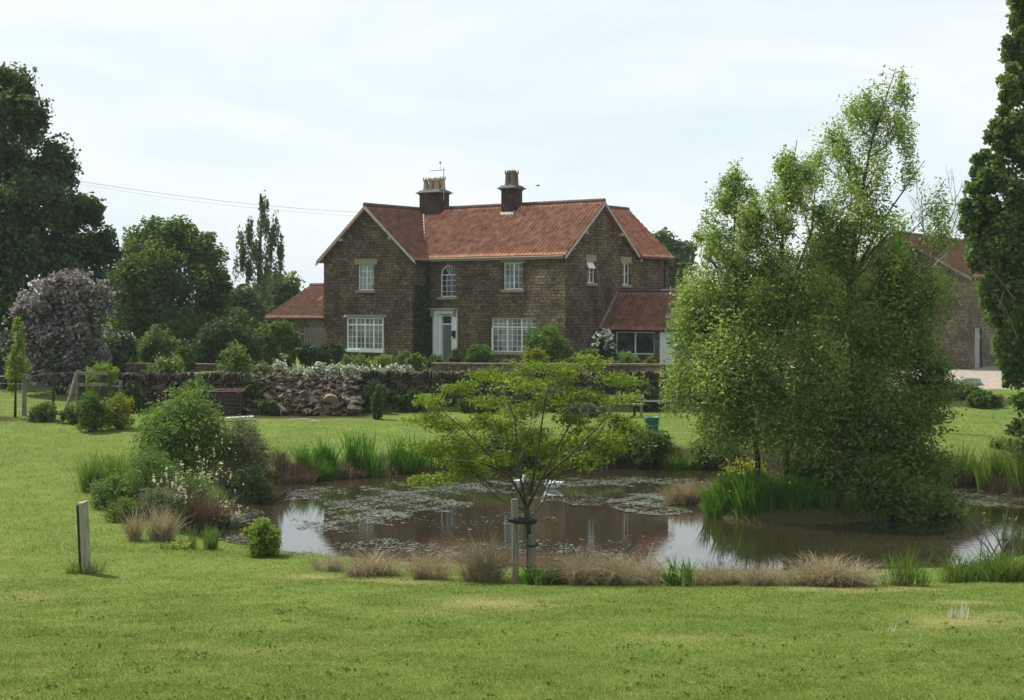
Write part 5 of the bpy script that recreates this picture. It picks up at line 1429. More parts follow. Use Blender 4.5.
bush('box_shrub', 'small dark bush beside the picket fence', 'shrub', 299, 318, 344, 68.7, 'f_ivy', 1500, .10, 35, dome=True)
bush('box_shrub', 'dark clipped bush under the bay window wall', 'shrub', 315, 347, 342, 69.6, 'f_ivy', 2200, .10, 36, dome=True)
for i, (a, b_, t_) in enumerate([(268, 290, 360), (288, 312, 366), (304, 330, 361), (322, 350, 363), (342, 368, 361), (360, 388, 363), (380, 402, 362), (396, 418, 365)]):
    bush('white_flowers', 'mound of small white flowers in the border above the rubble bank', 'flowers', a, b_, t_, 57.5 + (i % 2) * .5, 'f_bush', 1100, .07, 40 + i, group='white flower mounds on the terrace', extra=[('flowers', 'f_white', 900, .085, outer)], spread=.3, nb=6)
bush('shrub', 'leafy plant at the foot of the creeper by the front door', 'plant', 405, 426, 352, 66.0, 'f_bush', 900, .12, 50)
bush('shrub', 'small leafy bush right of the front door', 'shrub', 447, 463, 348, 68.7, 'f_mid', 900, .10, 51)
bush('shrub', 'rounded green bush between the door and the wide window', 'shrub', 463, 498, 343, 68.2, 'f_box', 2600, .10, 52, nb=8)
bush('shrub', 'large bright bush at the corner of the farmhouse', 'shrub', 517, 573, 325, 67.3, 'f_box', 4200, .11, 53, nb=9, low=.2)
bush('shrub', 'smaller yellowish bush before the large corner bush', 'shrub', 522, 553, 347, 65.6, 'f_gold', 1700, .10, 54)
bush('hydrangea', 'dark bush with creamy white flower heads against the shaded gable', 'shrub', 588, 620, 328, 69.0, 'f_ivy', 1500, .12, 55, extra=[('flowers', 'f_white', 260, .15, outer)])
for i, (a, b_, t_, mt) in enumerate([(575, 600, 354, 'f_box'), (596, 622, 357, 'f_gold'), (618, 644, 355, 'f_box'), (638, 660, 357, 'f_bush'), (500, 520, 357, 'f_bush'), (560, 580, 357, 'f_box')]):
    bush('border_plant', ['low green border plant below the cream-flowered bush', 'low yellowish border plant behind the garden wall', 'low green border plant under the annexe window', 'low border plant beside the white side door', 'low border plant under the wide window', 'low border plant right of the yellowish bush'][i], 'plant', a, b_, t_, 64.5, mt, 900, .10, 60 + i, nb=5)
for i, (a, b_, t_, mt, lab) in enumerate([(340, 372, 352, 'f_bush', 'low green plants under the bay window'), (368, 398, 354, 'f_lime', 'low yellowish plants right of the bay window'), (392, 416, 351, 'f_bush', 'green plants before the creeper corner'), (424, 448, 355, 'f_mid', 'low dark plants before the front door'), (574, 604, 346, 'f_mid', 'green shrub between the corner bush and the cream-flowered bush'), (614, 640, 350, 'f_bush', 'green shrub in front of the annexe window')]):
    bush('border_plant', lab, 'plant', a, b_, t_, 66.5, mt, 1100, .09, 210 + i, nb=6)
# terrace wall greenery
for i, (a, b_, t_, Y, mt, lab) in enumerate([
    (360, 392, 378, 52.6, 'f_ivy', 'dark ivy mound hanging on the terrace wall left of the young tree'), (392, 428, 388, 52.8, 'f_ivy', 'ivy clump spilling down the terrace wall'), (536, 580, 382, 52.8, 'f_grey', 'silvery shrub against the terrace wall behind the young tree'),
    (632, 662, 387, 52.9, 'f_ivy', 'dark climber on the terrace wall above the bench'), (455, 500, 396, 52.5, 'f_mid', 'green mound at the foot of the terrace wall'), (258, 280, 398, 51.8, 'f_mid', 'green weeds growing at the left end of the rubble'), (372, 384, 384, 51.0, 'f_mid', 'slim upright green shrub at the right end of the rubble'), (560, 610, 402, 51.5, 'f_grey', 'pale grey leafed plant on the bank under the bench')]):
    bush('ivy' if mt == 'f_ivy' else 'shrub', lab, 'ivy' if mt == 'f_ivy' else 'shrub', a, b_, t_, Y, mt, 1500, .08, 70 + i, depth=.4, nb=6, low=.25)

for i, (a, b_, t_, Y, mt, lab) in enumerate([
    (186, 264, 318, 66.5, 'f_dark', 'dark shrubbery below the weeping tree left of the outbuilding'), (-30, 60, 330, 63, 'f_dark', 'dark shrubbery behind the wire fence under the huge tree'), (60, 130, 345, 62, 'f_dark', 'dark low shrubbery behind the lilac trunk'),
    (120, 146, 380, 52.6, 'f_ivy', 'ivy over the left end of the dark stone wall'), (176, 216, 378, 52.7, 'f_bush', 'green climber hanging over the dark stone wall above the red stones'), (245, 262, 376, 52.4, 'f_ivy', 'ivy beside the compost bin')]):
    bush('shrubbery' if mt == 'f_dark' else 'ivy', lab, 'shrubs' if mt == 'f_dark' else 'ivy', a, b_, t_, Y, mt, 4200 if mt == 'f_dark' else 1500, .15 if mt == 'f_dark' else .08, 110 + i, depth=.35, nb=10 if mt == 'f_dark' else 6)
for i, (a, b_, t_, mt) in enumerate([(412, 440, 368, 'f_bush'), (436, 466, 372, 'f_ivy'), (462, 500, 371, 'f_grey'), (498, 530, 374, 'f_bush'), (528, 566, 371, 'f_ivy'), (562, 600, 374, 'f_grey'), (596, 632, 372, 'f_bush'), (628, 664, 375, 'f_ivy'), (656, 690, 372, 'f_bush')]):
    bush('terrace_plant', ['green terrace plant at the left end of the mortared wall', 'dark terrace plant near the left end of the mortared wall', 'grey terrace plant left of the young tree crown', 'green terrace plant behind the young tree crown', 'dark terrace plant behind the young tree crown', 'grey terrace plant right of the crown centre', 'green terrace plant left of the bench', 'dark terrace plant above the bench', 'green terrace plant beside the hanging willow leaves'][i], 'plant', a, b_, t_, 56 + (i % 3) * .6, mt, 1300, .085, 130 + i, nb=6, depth=.5)
# pond margin, left
bush('willow_bush', 'large fresh green bush on the left bank of the pond', 'shrub', 134, 232, 393, 37, 'f_bush', 15000, .075, 80, nb=16, spread=.32)
bush('grey_shrub', 'rounded grey-green shrub at the right of the large bank bush', 'shrub', 200, 278, 418, 37.5, 'f_grey', 8000, .065, 81, nb=12, low=.25, aspect=.35)
bush('weeds', 'rough grey-green weeds below the large bank bush', 'weeds', 112, 190, 452, 32.5, 'f_bush', 6500, .06, 82, nb=12, spread=.32, low=.25, aspect=.35)
bush('small_bush', 'small lime-green bush at the water edge on the left', 'shrub', 245, 286, 503, 28, 'f_lime', 4000, .05, 83, nb=8, low=.25, base=gp(265, 556))

for i, (a, b_, t_, Y, mt, sz, lab) in enumerate([(86, 142, 476, 32.0, 'f_bush', .06, 'rough green weeds in front of the left reeds'), (130, 186, 486, 30.6, 'f_grey', .05, 'greyish weeds at the edge of the grass below the bank bush'), (160, 214, 470, 32.4, 'f_bush', .05, 'leafy weeds behind the cream-flowered stems'), (228, 276, 462, 35.5, 'f_ivy', .06, 'dark low growth under the grey-green shrub'), (100, 150, 500, 30.2, 'f_reed', .05, 'low bright weeds at the outer foot of the left reeds')]):
    bush('weeds', lab, 'weeds', a, b_, t_, Y, mt, 3000, sz, 150 + i, nb=9, spread=.34, aspect=.35)
def clump_blades(name, label, cat, px0, px1, ytop, base, mat, n, wd=.012, lean=.3, bend=.6, seed=0, group=None, depth=.5, hvar=.3, extra=None, fan=True):
    rg = np.random.default_rng(seed + 500)
    Y = base.y
    w = (px1 - px0) * Y / FOC / 2
    h = max(.15, P(0, ytop, Y).z - base.z) * 1.18
    nk = int(max(3, min(9, 3 + (px1 - px0) / 9)))
    kc = rg.uniform(-.95, .95, nk); ky = rg.uniform(-.8, .8, nk); kh = rg.uniform(.62, 1.0, nk); kh[np.argmin(np.abs(kc))] = 1.0
    kk_ = rg.integers(0, nk, n)
    bx = kc[kk_] + rg.normal(size=n) * .15; by = ky[kk_] + rg.normal(size=n) * .2
    X = bx * w * .9; Yb = by * max(w * depth, .12)
    Z = height(base.x + X, base.y + Yb) - base.z
    Z = np.maximum(Z, -base.z - .05)
    H = h * (1 - rg.uniform(0, hvar * 1.6, n)) * kh[kk_]
    ln = rg.normal(size=(n, 2)) * lean
    if fan:
        ln[:, 0] += ((bx - kc[kk_]) * 4 + bx * .3) * lean * .7; ln[:, 1] += (by - ky[kk_]) * 3 * lean * .7
    root = thing(name, label, cat, base, 0, group)
    blade_obj('blades', np.stack([X, Yb, Z - .03], 1), H, np.full(n, wd) * rg.uniform(.6, 1.3, n), ln, M[mat], root, bend, rg)
    for nm, em, cnt, esz in (extra or []):
        k = rg.integers(0, n, cnt)
        C = np.stack([X[k] + ln[k, 0] * H[k] * .9, Yb[k] + ln[k, 1] * H[k] * .9, Z[k] + H[k] * rg.uniform(.8, .98, cnt)], 1)
        leaf_obj(nm, C, esz, M[em], root, .8, 0, rg)
    return root
cbx = clump_blades
cbx('reeds', 'tall fresh green reeds at the left end of the pond bushes', 'reeds', 78, 146, 450, G(114, 34.5), 'f_reed', 2600, .014, .22, .5, 1, hvar=.55)
cbx('dry_stems', 'brown dead stems between the bank bushes and the water', 'dead stems', 172, 232, 488, gp(198, 528), 'f_brown', 1500, .012, .5, .5, 2)
cbx('dry_stems', 'brown dead stems under the grey-green shrub', 'dead stems', 215, 275, 470, gp(245, 500), 'f_brown', 1100, .012, .5, .5, 3)
cbx('dry_grass', 'pale dry grass tuft with green blades at the left bank', 'grass tuft', 130, 172, 505, gp(150, 541), 'f_dry', 900, .009, .35, .5, 4)
cbx('reeds', 'short green reeds at the water edge on the left', 'reeds', 190, 215, 520, gp(203, 549), 'f_reed', 200, .011, .2, .4, 5)
for i, (a, b_, t_, q) in enumerate([(160, 195, 470, (178, 520)), (200, 232, 446, (215, 515)), (218, 240, 500, (228, 528))]):
    cbx('cow_parsley', ['cream-flowered stems in front of the large bank bush', 'tallest cream-flowered stems beside the brown dead growth', 'low cream-flowered plant leaning over the water'][i], 'flowers', a, b_, t_, gp(*q), 'f_grey', 120, .009, .22, .4, 6 + i, hvar=.45, extra=[('flowers', 'f_cream', 240, .055)])
cbx('flag_iris', 'small yellow-flowered plants on the grass edge at the left', 'flowers', 155, 190, 540, gp(172, 549), 'f_reed', 160, .012, .3, .4, 9, extra=[('flowers', 'f_yellow', 40, .035)])
# far bank
for i, (a, b_, t_, py, mt) in enumerate([(314, 338, 440, 468, 'f_iris'), (347, 388, 436, 472, 'f_iris'), (392, 430, 432, 468, 'f_iris'), (428, 462, 436, 468, 'f_iris')]):
    cbx('iris_clump', ['narrow dark iris clump on the far bank, leftmost of four', 'broad iris clump on the far bank, second from the left', 'tall iris clump on the far bank, third from the left', 'iris clump on the far bank half behind the young tree'][i], 'iris', a, b_, t_, gp((a + b_) / 2, py), mt, 520, .028, .17, .45, 20 + i, hvar=.5)
cbx('dry_stems', 'russet dead plants on the far bank left of the iris', 'dead stems', 276, 318, 455, gp(296, 480), 'f_brown', 700, .015, .4, .5, 25)
bush('shrub', 'dark leafy shrub on the far bank right of the young tree', 'shrub', 616, 678, 426, 44, 'f_mid', 4200, .085, 84, nb=9, base=gp(647, 464))
bush('shrub', 'green shrub on the far bank under the willow leaves', 'shrub', 684, 745, 430, 44, 'f_bush', 4200, .08, 85, nb=9, base=gp(715, 466))
bush('shrub', 'low dark growth on the far bank behind the young tree trunk', 'shrub', 462, 562, 424, 44, 'f_mid', 5200, .08, 86, nb=12, depth=.4, base=gp(512, 466))
bush('shrub', 'low yellowish growth at the far water edge behind the young tree', 'shrub', 548, 628, 436, 44, 'f_bush', 4200, .08, 87, nb=10, depth=.4, base=gp(588, 465))
for i, (a, b_, t_, px, py, mt, nm, lab) in enumerate([(250, 284, 462, 268, 492, 'f_brown', 'dry_stems', 'dark brown dead growth where the left bank meets the far bank'), (334, 362, 466, 348, 478, 'f_brown', 'dry_stems', 'brown dead stems at the waterline under the iris clumps'),
    (404, 446, 463, 424, 474, 'f_brown', 'dry_stems', 'brown dead stems below the third and fourth iris clumps'), (300, 330, 448, 314, 474, 'f_iris', 'iris_clump', 'small low iris tuft at the left end of the iris row'), (448, 500, 444, 474, 470, 'f_reed', 'reeds', 'pale green reeds behind the young tree at the far waterline'), (560, 612, 446, 586, 468, 'f_brown', 'dry_stems', 'brown dead stems at the far waterline right of the young tree'), (664, 700, 448, 682, 470, 'f_reed', 'reeds', 'short reeds on the far bank left of the island')]):
    cbx(nm, lab, 'dead stems' if mt == 'f_brown' else ('iris' if mt == 'f_iris' else 'reeds'), a, b_, t_, gp(px, py), mt, 700, .016, .3, .45, 170 + i, depth=.3)
# island edge
isl = [(725, 523, 470), (750, 526, 474), (775, 527, 478), (800, 527, 484)]
for i, (px, py, t_) in enumerate(isl):
    x, y = flat(px, py - 5)
    cbx('iris_clump', ['bright iris clump at the left tip of the island', 'iris clump on the island just right of the left tip', 'iris clump on the island below the slim willow trunk', 'darker iris clump on the island beside the thicket'][i], 'iris', px - 20, px + 22, t_, Vector((x, y + .2, .15)), 'f_iris', 900, .022, .22, .6, 30 + i, extra=[('flowers', 'f_yellow', 16, .06)] if i < 2 else None)
for i, (px, py, t_, mt) in enumerate([(835, 526, 494, 'f_reed'), (872, 524, 498, 'f_iris'), (908, 520, 494, 'f_reed'), (940, 512, 488, 'f_reed')]):
    x, y = flat(px, py - 4)
    cbx('reeds', ['shaded reeds at the waterline right of the island iris', 'dark blades at the waterline under the middle of the thicket', 'shaded reeds at the waterline under the right of the thicket', 'reeds at the right tip of the island'][i], 'reeds', px - 20, px + 22, t_, Vector((x, y + .15, .1)), mt, 500, .018, .25, .6, 190 + i, depth=.3)
bush('yellow_plant', 'yellow-flowered plants behind the island iris', 'flowers', 718, 775, 455, 35.2, 'f_gold', 1500, .06, 88, nb=6, base=Vector((P(746, 0, 35.2).x, 35.2, .26)), extra=[('flowers', 'f_yellow', 90, .06, outer)])
x, y = flat(694, 503); cbx('dry_grass', 'russet dry tuft at the left of the island', 'grass tuft', 672, 718, 474, Vector((x, y, .05)), 'f_dry', 1600, .011, .42, .5, 35)
# near bank tufts
near = [(305, 340, 545, 'thin dry grass tuft left of the first broad tuft on the near bank'), (344, 396, 540, 'broad dry tuft on the near bank below the white reflection'), (412, 456, 536, 'pale dry tuft on the near bank left of the tree stake'), (460, 506, 530, 'tall dry tuft just left of the tree stake'),
        (543, 586, 546, 'dry tuft just right of the young tree'), (572, 622, 541, 'tall dry tuft in the middle of the near bank'), (608, 656, 540, 'dry tuft beside the dark stone on the near bank'), (692, 746, 556, 'low dry tuft right of the near iris'), (744, 800, 558, 'low dry tuft leaning over the water before the island'), (790, 846, 548, 'widest pale dry tuft on the near bank'), (832, 884, 550, 'flattened pale tuft at the right of the widest tuft')]
for i, (a, b_, t_, lab) in enumerate(near):
    px = (a + b_) / 2
    q = gp(px, float(np.interp(px, [300, 400, 520, 660, 900], [568, 578, 583, 585, 586])))
    cbx('dry_grass', lab, 'grass tuft', a, b_, t_, q, 'f_dry', [500, 900, 760, 1150, 700, 1300, 1000, 1100, 1100, 1500, 900][i], [.008, .009, .007, .0085, .010, .008, .009, .007, .008, .010, .009][i], [.6, .95, .7, .55, .8, .65, .9, .7, .75, .85, 1.0][i], .75, 50 + i, group='dry grass tufts on the near bank', depth=.35, hvar=.5)
for i, (a, b_, t_, px, py, lab) in enumerate([(664, 698, 553, 682, 586, 'small fresh iris on the near bank beside a dark stone'), (884, 934, 545, 908, 586, 'green reeds on the near bank towards the right'), (520, 552, 562, 538, 585, 'low dark green leaves at the foot of the young tree')]):
    cbx('iris_clump' if i != 1 else 'reeds', lab, 'iris' if i == 0 else ('reeds' if i == 1 else 'plant'), a, b_, t_, gp(px, py), 'f_iris' if i != 1 else 'f_reed', 60 if i == 0 else 170, .03 if i != 1 else .016, .28, .5, 70 + i, depth=.3)
mb = MB(); mb.stone((0, 0, 0), (.34, .24, .24), .3, (.1, .1), 77); o = mb.build('stone', M['dark_rubble']); o.location = gp(654, 583) + Vector((0, 0, .05)); tag(o, 'dark stone at the water edge between dry tufts and iris', 'stone')
cbx('variegated_sedge', 'pale striped sedge tuft growing alone in the right of the lawn', 'sedge', 952, 972, 598, gp(962, 619), 'f_cream', 40, .016, .22, .4, 75, depth=.4)
cbx('variegated_sedge', 'tiny pale shoots on the lawn left of the striped sedge', 'sedge', 884, 892, 626, gp(888, 632), 'f_cream', 9, .01, .3, .4, 76, depth=.4)
# right-hand corner
bush('bank_plants', 'lush green plants on the near right bank', 'plants', 948, 1040, 545, 26.2, 'f_bush', 4200, .05, 90, nb=14, base=gp(994, 580), depth=.35, spread=.36, aspect=.3)
cbx('reeds', 'upright green blades among the near right bank plants', 'reeds', 946, 1045, 542, gp(996, 581), 'f_reed', 1300, .014, .45, .6, 77, depth=.3, hvar=.62)
tw = thing('bare_shrub', 'bare grey twigs with a few pale leaves over the right water edge', 'shrub', gp(998, 574))
tb_ = MB(); rd = random.Random(5); tips = []
for k in range(9):
    d = Vector((rd.uniform(-.8, .7), rd.uniform(-.3, .3), 1)).normalized(); p = Vector((rd.uniform(-.4, .4), rd.uniform(-.1, .1), 0))
    L_ = rd.uniform(.7, 1.25)
    q = p + d * L_ * .55; e = q + (d + Vector((rd.uniform(-.6, .6), 0, rd.uniform(-.2, .3)))).normalized() * L_ * .45
    tb_.tube([p, q, e], [.014, .01, .004], 5); tips += [q, e]
    e2 = q + (d + Vector((rd.uniform(-.9, .9), rd.uniform(-.3, .3), .1))).normalized() * L_ * .3; tb_.tube([q, e2], [.007, .003], 4); tips.append(e2)
tb_.build('stems', M['twig'], tw)
C = np.array([tuple(tips[rd.randrange(len(tips))]) for _ in range(70)]) + rng.normal(size=(70, 3)) * .06
leaf_obj('leaves', C, .06, M['f_grey'], tw, .4)
for i, (a, b_, t_, q) in enumerate([(945, 985, 440, (962, 487)), (980, 1022, 444, (1000, 491)), (1010, 1060, 440, (1035, 495))]):
    cbx('reeds', ['reeds on the far right bank beside the thicket', 'reeds on the far right bank below the lawn', 'reeds on the far right bank at the edge of view'][i], 'reeds', a, b_, t_, gp(*q), 'f_reed', 900, .018, .16, .4, 80 + i, extra=None)
    cbx('dry_stems', ['dead brown stems under the reeds beside the thicket', 'dead brown stems under the reeds below the right lawn', 'dead brown stems under the reeds at the edge of view'][i], 'dead stems', a, b_, t_ + 24, gp(q[0], q[1] + 1), 'f_brown', 300, .016, .3, .4, 84 + i)
bush('shrub', 'leafy bush on the far right bank above the reeds', 'shrub', 985, 1045, 442, 43.5, 'f_bush', 2600, .09, 91, nb=8, low=.2)
bush('shrub', 'dark bush at the foot of the gravel yard', 'shrub', 925, 985, 384, 57, 'f_mid', 3600, .11, 92, nb=9, low=.2)
bush('shrub', 'mixed dark shrubs behind the thicket on the right', 'shrub', 960, 1004, 390, 54, 'f_mid', 2600, .11, 93, nb=8, low=.2)
Yt = 31
leafy('sapling', 'bright-leaved branch tips of a small tree at the right edge', 'sapling', G(1042, Yt), [pc(*a, Yt, *b, n, 12) for a, b, n in [((1020, 400), (8, 10), 260), ((1016, 428), (10, 10), 320), ((1028, 450), (14, 14), 420), ((1040, 410), (16, 25), 600)]],
      'f_bush', .10, stems=[stem([(1042, 505, 0), (1040, 440, 0), (1036, 395, 0)], Yt, .05, .012, gz(10.9, Yt))], seed=17, spread=.3, aspect=.6, twig_r=.006)
ws = gp(969, 392)
mb = MB(); mb.stone((0, 0, .12), (1.1, .5, .3), .2, (0, .12), 5); o = mb.build('boulder', M['timber_pale']); o.location = ws + Vector((0, 0, .3)); tag(o, 'pale slab-like boulder among shrubs near the gravel yard', 'boulder')

# ------------------------------------------------------------------ on the water
rg = np.random.default_rng(77)
C = []
for (cx, cy, rx, ry, n_) in [(600, 482, 130, 5, 2600), (450, 488, 90, 8, 2600), (400, 503, 75, 13, 3200), (350, 520, 60, 12, 1500), (310, 494, 40, 8, 1200), (655, 504, 48, 11, 2600), (585, 500, 70, 6, 500), (230, 520, 32, 12, 700), (985, 498, 70, 10, 2200), (420, 548, 120, 10, 800), (560, 552, 70, 14, 420), (480, 520, 80, 12, 160), (620, 545, 60, 10, 120), (250, 540, 40, 6, 300)]:
    x0, y0 = flat(cx, cy); xr = rx * y0 / FOC; yr = (flat(cx, cy - ry)[1] - flat(cx, cy + ry)[1]) / 2
    n_ = int(n_ * 2.3)
    a = rg.uniform(0, 2 * np.pi, n_); q = np.sqrt(rg.uniform(0, 1, n_))
    X, Y = x0 + xr * q * np.cos(a), y0 + yr * q * np.sin(a)
    nz = wob(X * 1.2, Y * 1.2, 1.3) + .5 * wob(X, Y, 3.1) + rg.normal(size=n_) * .25 - .9 * (q - .5)
    k = nz > -.05
    C.append(np.stack([X[k], Y[k]], 1))
C = np.concatenate(C)
sdw = np.maximum(poly_sd(POND, C[:, 0], C[:, 1]), -poly_sd(ISLE, C[:, 0], C[:, 1]))
C = C[sdw < -.1]
N = len(C)
a = rg.uniform(0, 2 * np.pi, N); L = rg.uniform(.02, .062, N) * np.where(rg.uniform(0, 1, N) < .12, 1.9, 1)
d = np.stack([np.cos(a), np.sin(a), rg.normal(size=N) * .05], 1) * L[:, None]; s = np.stack([-np.sin(a), np.cos(a), rg.normal(size=N) * .05], 1) * (L * .8)[:, None]
c3 = np.concatenate([C, np.full((N, 1), .012)], 1)
V = np.stack([c3 - d * .5 - s * .25, c3 - s * .5, c3 + d * .5 - s * .2, c3 + d * .5 + s * .25, c3 + s * .5, c3 - d * .5 + s * .3], 1).reshape(-1, 3)
V[:, 2] = np.maximum(V[:, 2], .004)
pw = raw_mesh('pondweed', V, np.arange(6 * N).reshape(N, 6), M['weed']); tag(pw, 'pale floating pondweed scattered across the pond', 'pondweed', kind='stuff')
M['orange_bill'] = noise_mat('orange_bill', [(0.5, 0.24, 0.03), (0.6, 0.3, 0.05)], scale=20, rough=0.5, bump=0)
for i, (px, py, rz, sc_) in enumerate([(552, 488, 2.7, 1.0), (519, 484, .5, .62)]):
    x, y = flat(px, py)
    dk = thing('duck', ['white duck afloat behind the trunk of the young tree, right of its fork', 'smaller white duck afloat to the left of the young tree fork'][i], 'duck', (x, y, 0), rz)
    dk.scale = (sc_, sc_, sc_)
    mb = MB(); mb.tube([(-.33, 0, .17), (-.27, 0, .145), (-.18, 0, .10), (-.05, 0, .075), (.08, 0, .08), (.16, 0, .12), (.195, 0, .19), (.205, 0, .26), (.22, 0, .315), (.255, 0, .335), (.29, 0, .325), (.305, 0, .318)], [.008, .04, .085, .12, .115, .085, .05, .036, .04, .046, .034, .012], 14)
    mb.build('body', M['white'], dk, smooth=True)
    for s_ in (1, -1):
        mb = MB(); mb.tube([(.09, .105 * s_, .115), (0, .128 * s_, .13), (-.12, .105 * s_, .14), (-.24, .05 * s_, .165)], [.02, .045, .038, .006], 8); mb.build('wing', M['white'], dk, smooth=True)
        mb = MB(); mb.lathe([(0, -.008), (.008, 0), (0, .008)], (.268, .042 * s_, .345), 8); mb.build('eye', M['black'], dk)
    mb = MB(); mb.add([(.295, -.016, .325), (.295, .016, .325), (.36, .018, .303), (.36, -.018, .303), (.295, -.016, .308), (.295, .016, .308), (.36, .016, .296), (.36, -.016, .296)], [(0, 1, 2, 3), (7, 6, 5, 4), (0, 4, 5, 1), (2, 6, 7, 3), (1, 5, 6, 2), (0, 3, 7, 4)]); mb.build('bill', M['orange_bill'], dk, bevel=.003)

# ------------------------------------------------------------------ cables and a bird
for i, (za, zb) in enumerate(((0, 0), (3, 4))):
    mb = MB(); a, b = P(60, 178 + za, 72), P(372, 213 + zb, 86)
    pts_ = [a.lerp(b, t_) - Vector((0, 0, 4 * .25 * t_ * (1 - t_))) for t_ in np.linspace(0, 1, 14)]
    mb.tube(pts_, .008 if i == 0 else .005, 5); o = mb.build('overhead_cable', M['cable'])
    tag(o, ['upper overhead cable running from the big left tree to the farmhouse', 'lower fainter cable just under the upper overhead cable'][i], 'cable')
bd = thing('bird', 'small dark bird flying right of the narrow chimney', 'bird', P(538, 186, 70), R(25)); bd.scale = (.6, .6, .6)
mb = MB(); mb.tube([(-.2, 0, 0), (-.12, 0, .005), (-.02, 0, .015), (.07, 0, .02), (.12, 0, .025), (.15, 0, .022)], [.012, .025, .045, .035, .026, .006], 8); mb.build('body', M['bird'], bd, smooth=True)
for s_ in (1, -1):
    mb = MB(); w_ = [(.06, .03 * s_, .03), (.02, .16 * s_, .10), (-.06, .34 * s_, .11), (-.05, .17 * s_, .09), (-.08, .03 * s_, .02)]
    mb.add([*w_, *[(x, y, z - .012) for x, y, z in w_]], [(0, 1, 3, 4), (1, 2, 3), (9, 8, 6, 5), (8, 7, 6), (0, 5, 6, 1), (1, 6, 7, 2), (2, 7, 8, 3), (3, 8, 9, 4), (4, 9, 5, 0)]); mb.build('wing', M['bird'], bd)

# ------------------------------------------------------------------ grass
def scatter_grass(name, label, n, y0, y1, hmin, hmax, wd, mat, power=2.0, seed=0, sd_min=.25, margin=1.06):
    rg = np.random.default_rng(seed)
    u = rg.uniform(0, 1, n)
    if power == 2.0:
        Y = 1 / (1 / y0 + (1 / y1 - 1 / y0) * u)
    else:
        Y = y0 + (y1 - y0) * u
    X = rg.uniform(-1, 1, n) * (512 / FOC * Y * margin + .5)
    sd = np.maximum(poly_sd(POND, X, Y), -poly_sd(ISLE, X, Y))
    k = (sd > sd_min) & ~((Y > 50) & (X > -14.3) & (X < 10))
    X, Y = X[k], Y[k]; n = len(X)
    dm = dry_mask(X, Y)
    Z = height(X, Y)
    h = rg.uniform(hmin, hmax, n) * (1 - .5 * dm) * np.clip(Y / 16, .8, 3) ** .5
    w = wd * (Y / 14) * rg.uniform(.6, 1.3, n)
    a = rg.uniform(0, 2 * np.pi, n); s = np.stack([np.cos(a), np.sin(a), np.zeros(n)], 1)
    ln = rg.normal(size=(n, 2)) * .8
    b = np.stack([X, Y, Z - .004], 1)
    tip = b + np.concatenate([ln * h[:, None], h[:, None]], 1)
    V = np.stack([b - s * w[:, None] / 2, b + s * w[:, None] / 2, tip], 1).reshape(-1, 3)
    o = raw_mesh(name, V, np.arange(3 * n).reshape(n, 3), mat)
    point_attr(o, 'dry', np.repeat(np.clip(dm + (rg.uniform(0, 1, n) < .05) * .7, 0, 1) * rg.uniform(.4, 1, n), 3))
    return tag(o, label, 'grass', kind='stuff')
GM = lawn_mat('grass_blades', True)
scatter_grass('lawn_grass', 'short mown lawn grass in front of the pond', 660000, 9.5, 27, .012, .030, .006, GM, seed=1, margin=1.55)
scatter_grass('lawn_grass', 'mown lawn grass beyond the pond', 150000, 26, 68, .02, .045, .0055, GM, seed=2, margin=1.45)
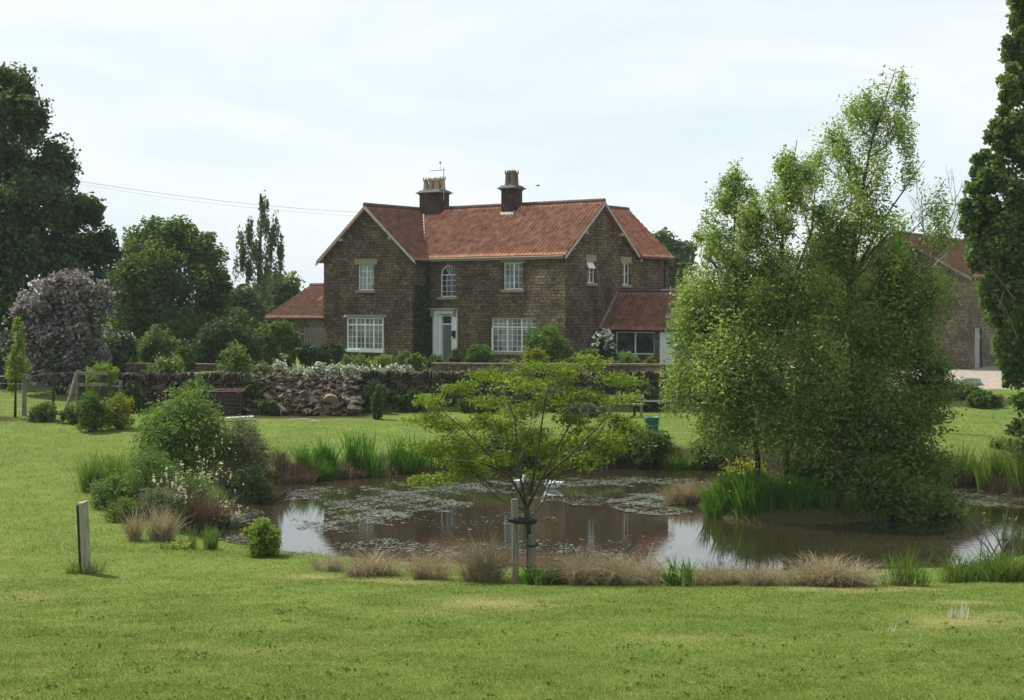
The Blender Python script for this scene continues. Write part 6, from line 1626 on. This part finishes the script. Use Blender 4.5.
# longer grass along the water
def fringe(poly, label, n, seed, lo, hi, hmin, hmax, mat='f_reed', off=0.0):
    rg = np.random.default_rng(seed)
    L = np.array(poly); nx_ = np.roll(L, -1, 0); seg = np.linalg.norm(nx_ - L, axis=1)
    k = rg.choice(len(L), n, p=seg / seg.sum()); t_ = rg.uniform(0, 1, n)[:, None]
    Pt = L[k] * (1 - t_) + nx_[k] * t_ + rg.normal(size=(n, 2)) * .28
    sd = np.maximum(poly_sd(POND, Pt[:, 0], Pt[:, 1]), -poly_sd(ISLE, Pt[:, 0], Pt[:, 1]))
    clumpy = wob(Pt[:, 0] + off, Pt[:, 1] + off, 1.7) + .5 * wob(Pt[:, 0] + off, Pt[:, 1], 4)
    kk = (sd > lo) & (sd < hi) & (clumpy + rg.normal(size=n) * .4 > -.2)
    Pt = Pt[kk]; n = len(Pt); cl_h = np.clip(.7 + .5 * clumpy[kk], .35, 1.5)
    b = np.stack([Pt[:, 0], Pt[:, 1], height(Pt[:, 0], Pt[:, 1]) - .02], 1)
    o = blade_obj('bank_grass', b, rg.uniform(hmin, hmax, n) * cl_h, np.full(n, .009) * np.clip(Pt[:, 1] / 26, .8, 2), rg.normal(size=(n, 2)) * .45, M[mat], None, .6, rg)
    return tag(o, label, 'grass', kind='stuff')
fringe(POND, 'rough green grass fringing the pond edge', 26000, 3, -.1, .55, .06, .22)
fringe(ISLE, 'rough green grass around the island edge', 5000, 4, -.1, .6, .1, .3)
fringe(POND, 'dead straw-coloured grass along the pond margin', 11000, 5, -.25, .5, .08, .28, 'f_dry', 7.3)
fringe(POND, 'dark brown sedge litter at the waterline', 16000, 6, -.35, .25, .06, .2, 'f_brown', 3.1)
q = gp(86, 573)
clump_blades('grass_tuft', 'uncut green grass round the foot of the lone wooden post', 'grass', 70, 112, 556, q, 'f_reed', 420, .009, .4, .6, 230, depth=.6, hvar=.6)
rg = np.random.default_rng(91)
n = 340
Y = 1 / (1 / 10 + (1 / 24.5 - 1 / 10) * rg.uniform(0, 1, n)); X = rg.uniform(-1, 1, n) * (512 / FOC * Y + .3)
k = np.repeat(np.arange(n), 14); r_ = rg.gamma(1.6, .045, len(k)); a = rg.uniform(0, 6.28, len(k))
PX, PY = X[k] + r_ * np.cos(a), Y[k] + r_ * np.sin(a)
ok = np.maximum(poly_sd(POND, PX, PY), -poly_sd(ISLE, PX, PY)) > .4
PX, PY = PX[ok], PY[ok]
lw = leaf_obj('lawn_weeds', np.stack([PX, PY, height(PX, PY) + rg.uniform(.012, .03, len(PX))], 1), .024, M['f_box'], None, .8)
tag(lw, 'small clover and weed rosettes speckling the near lawn', 'weeds', kind='stuff')
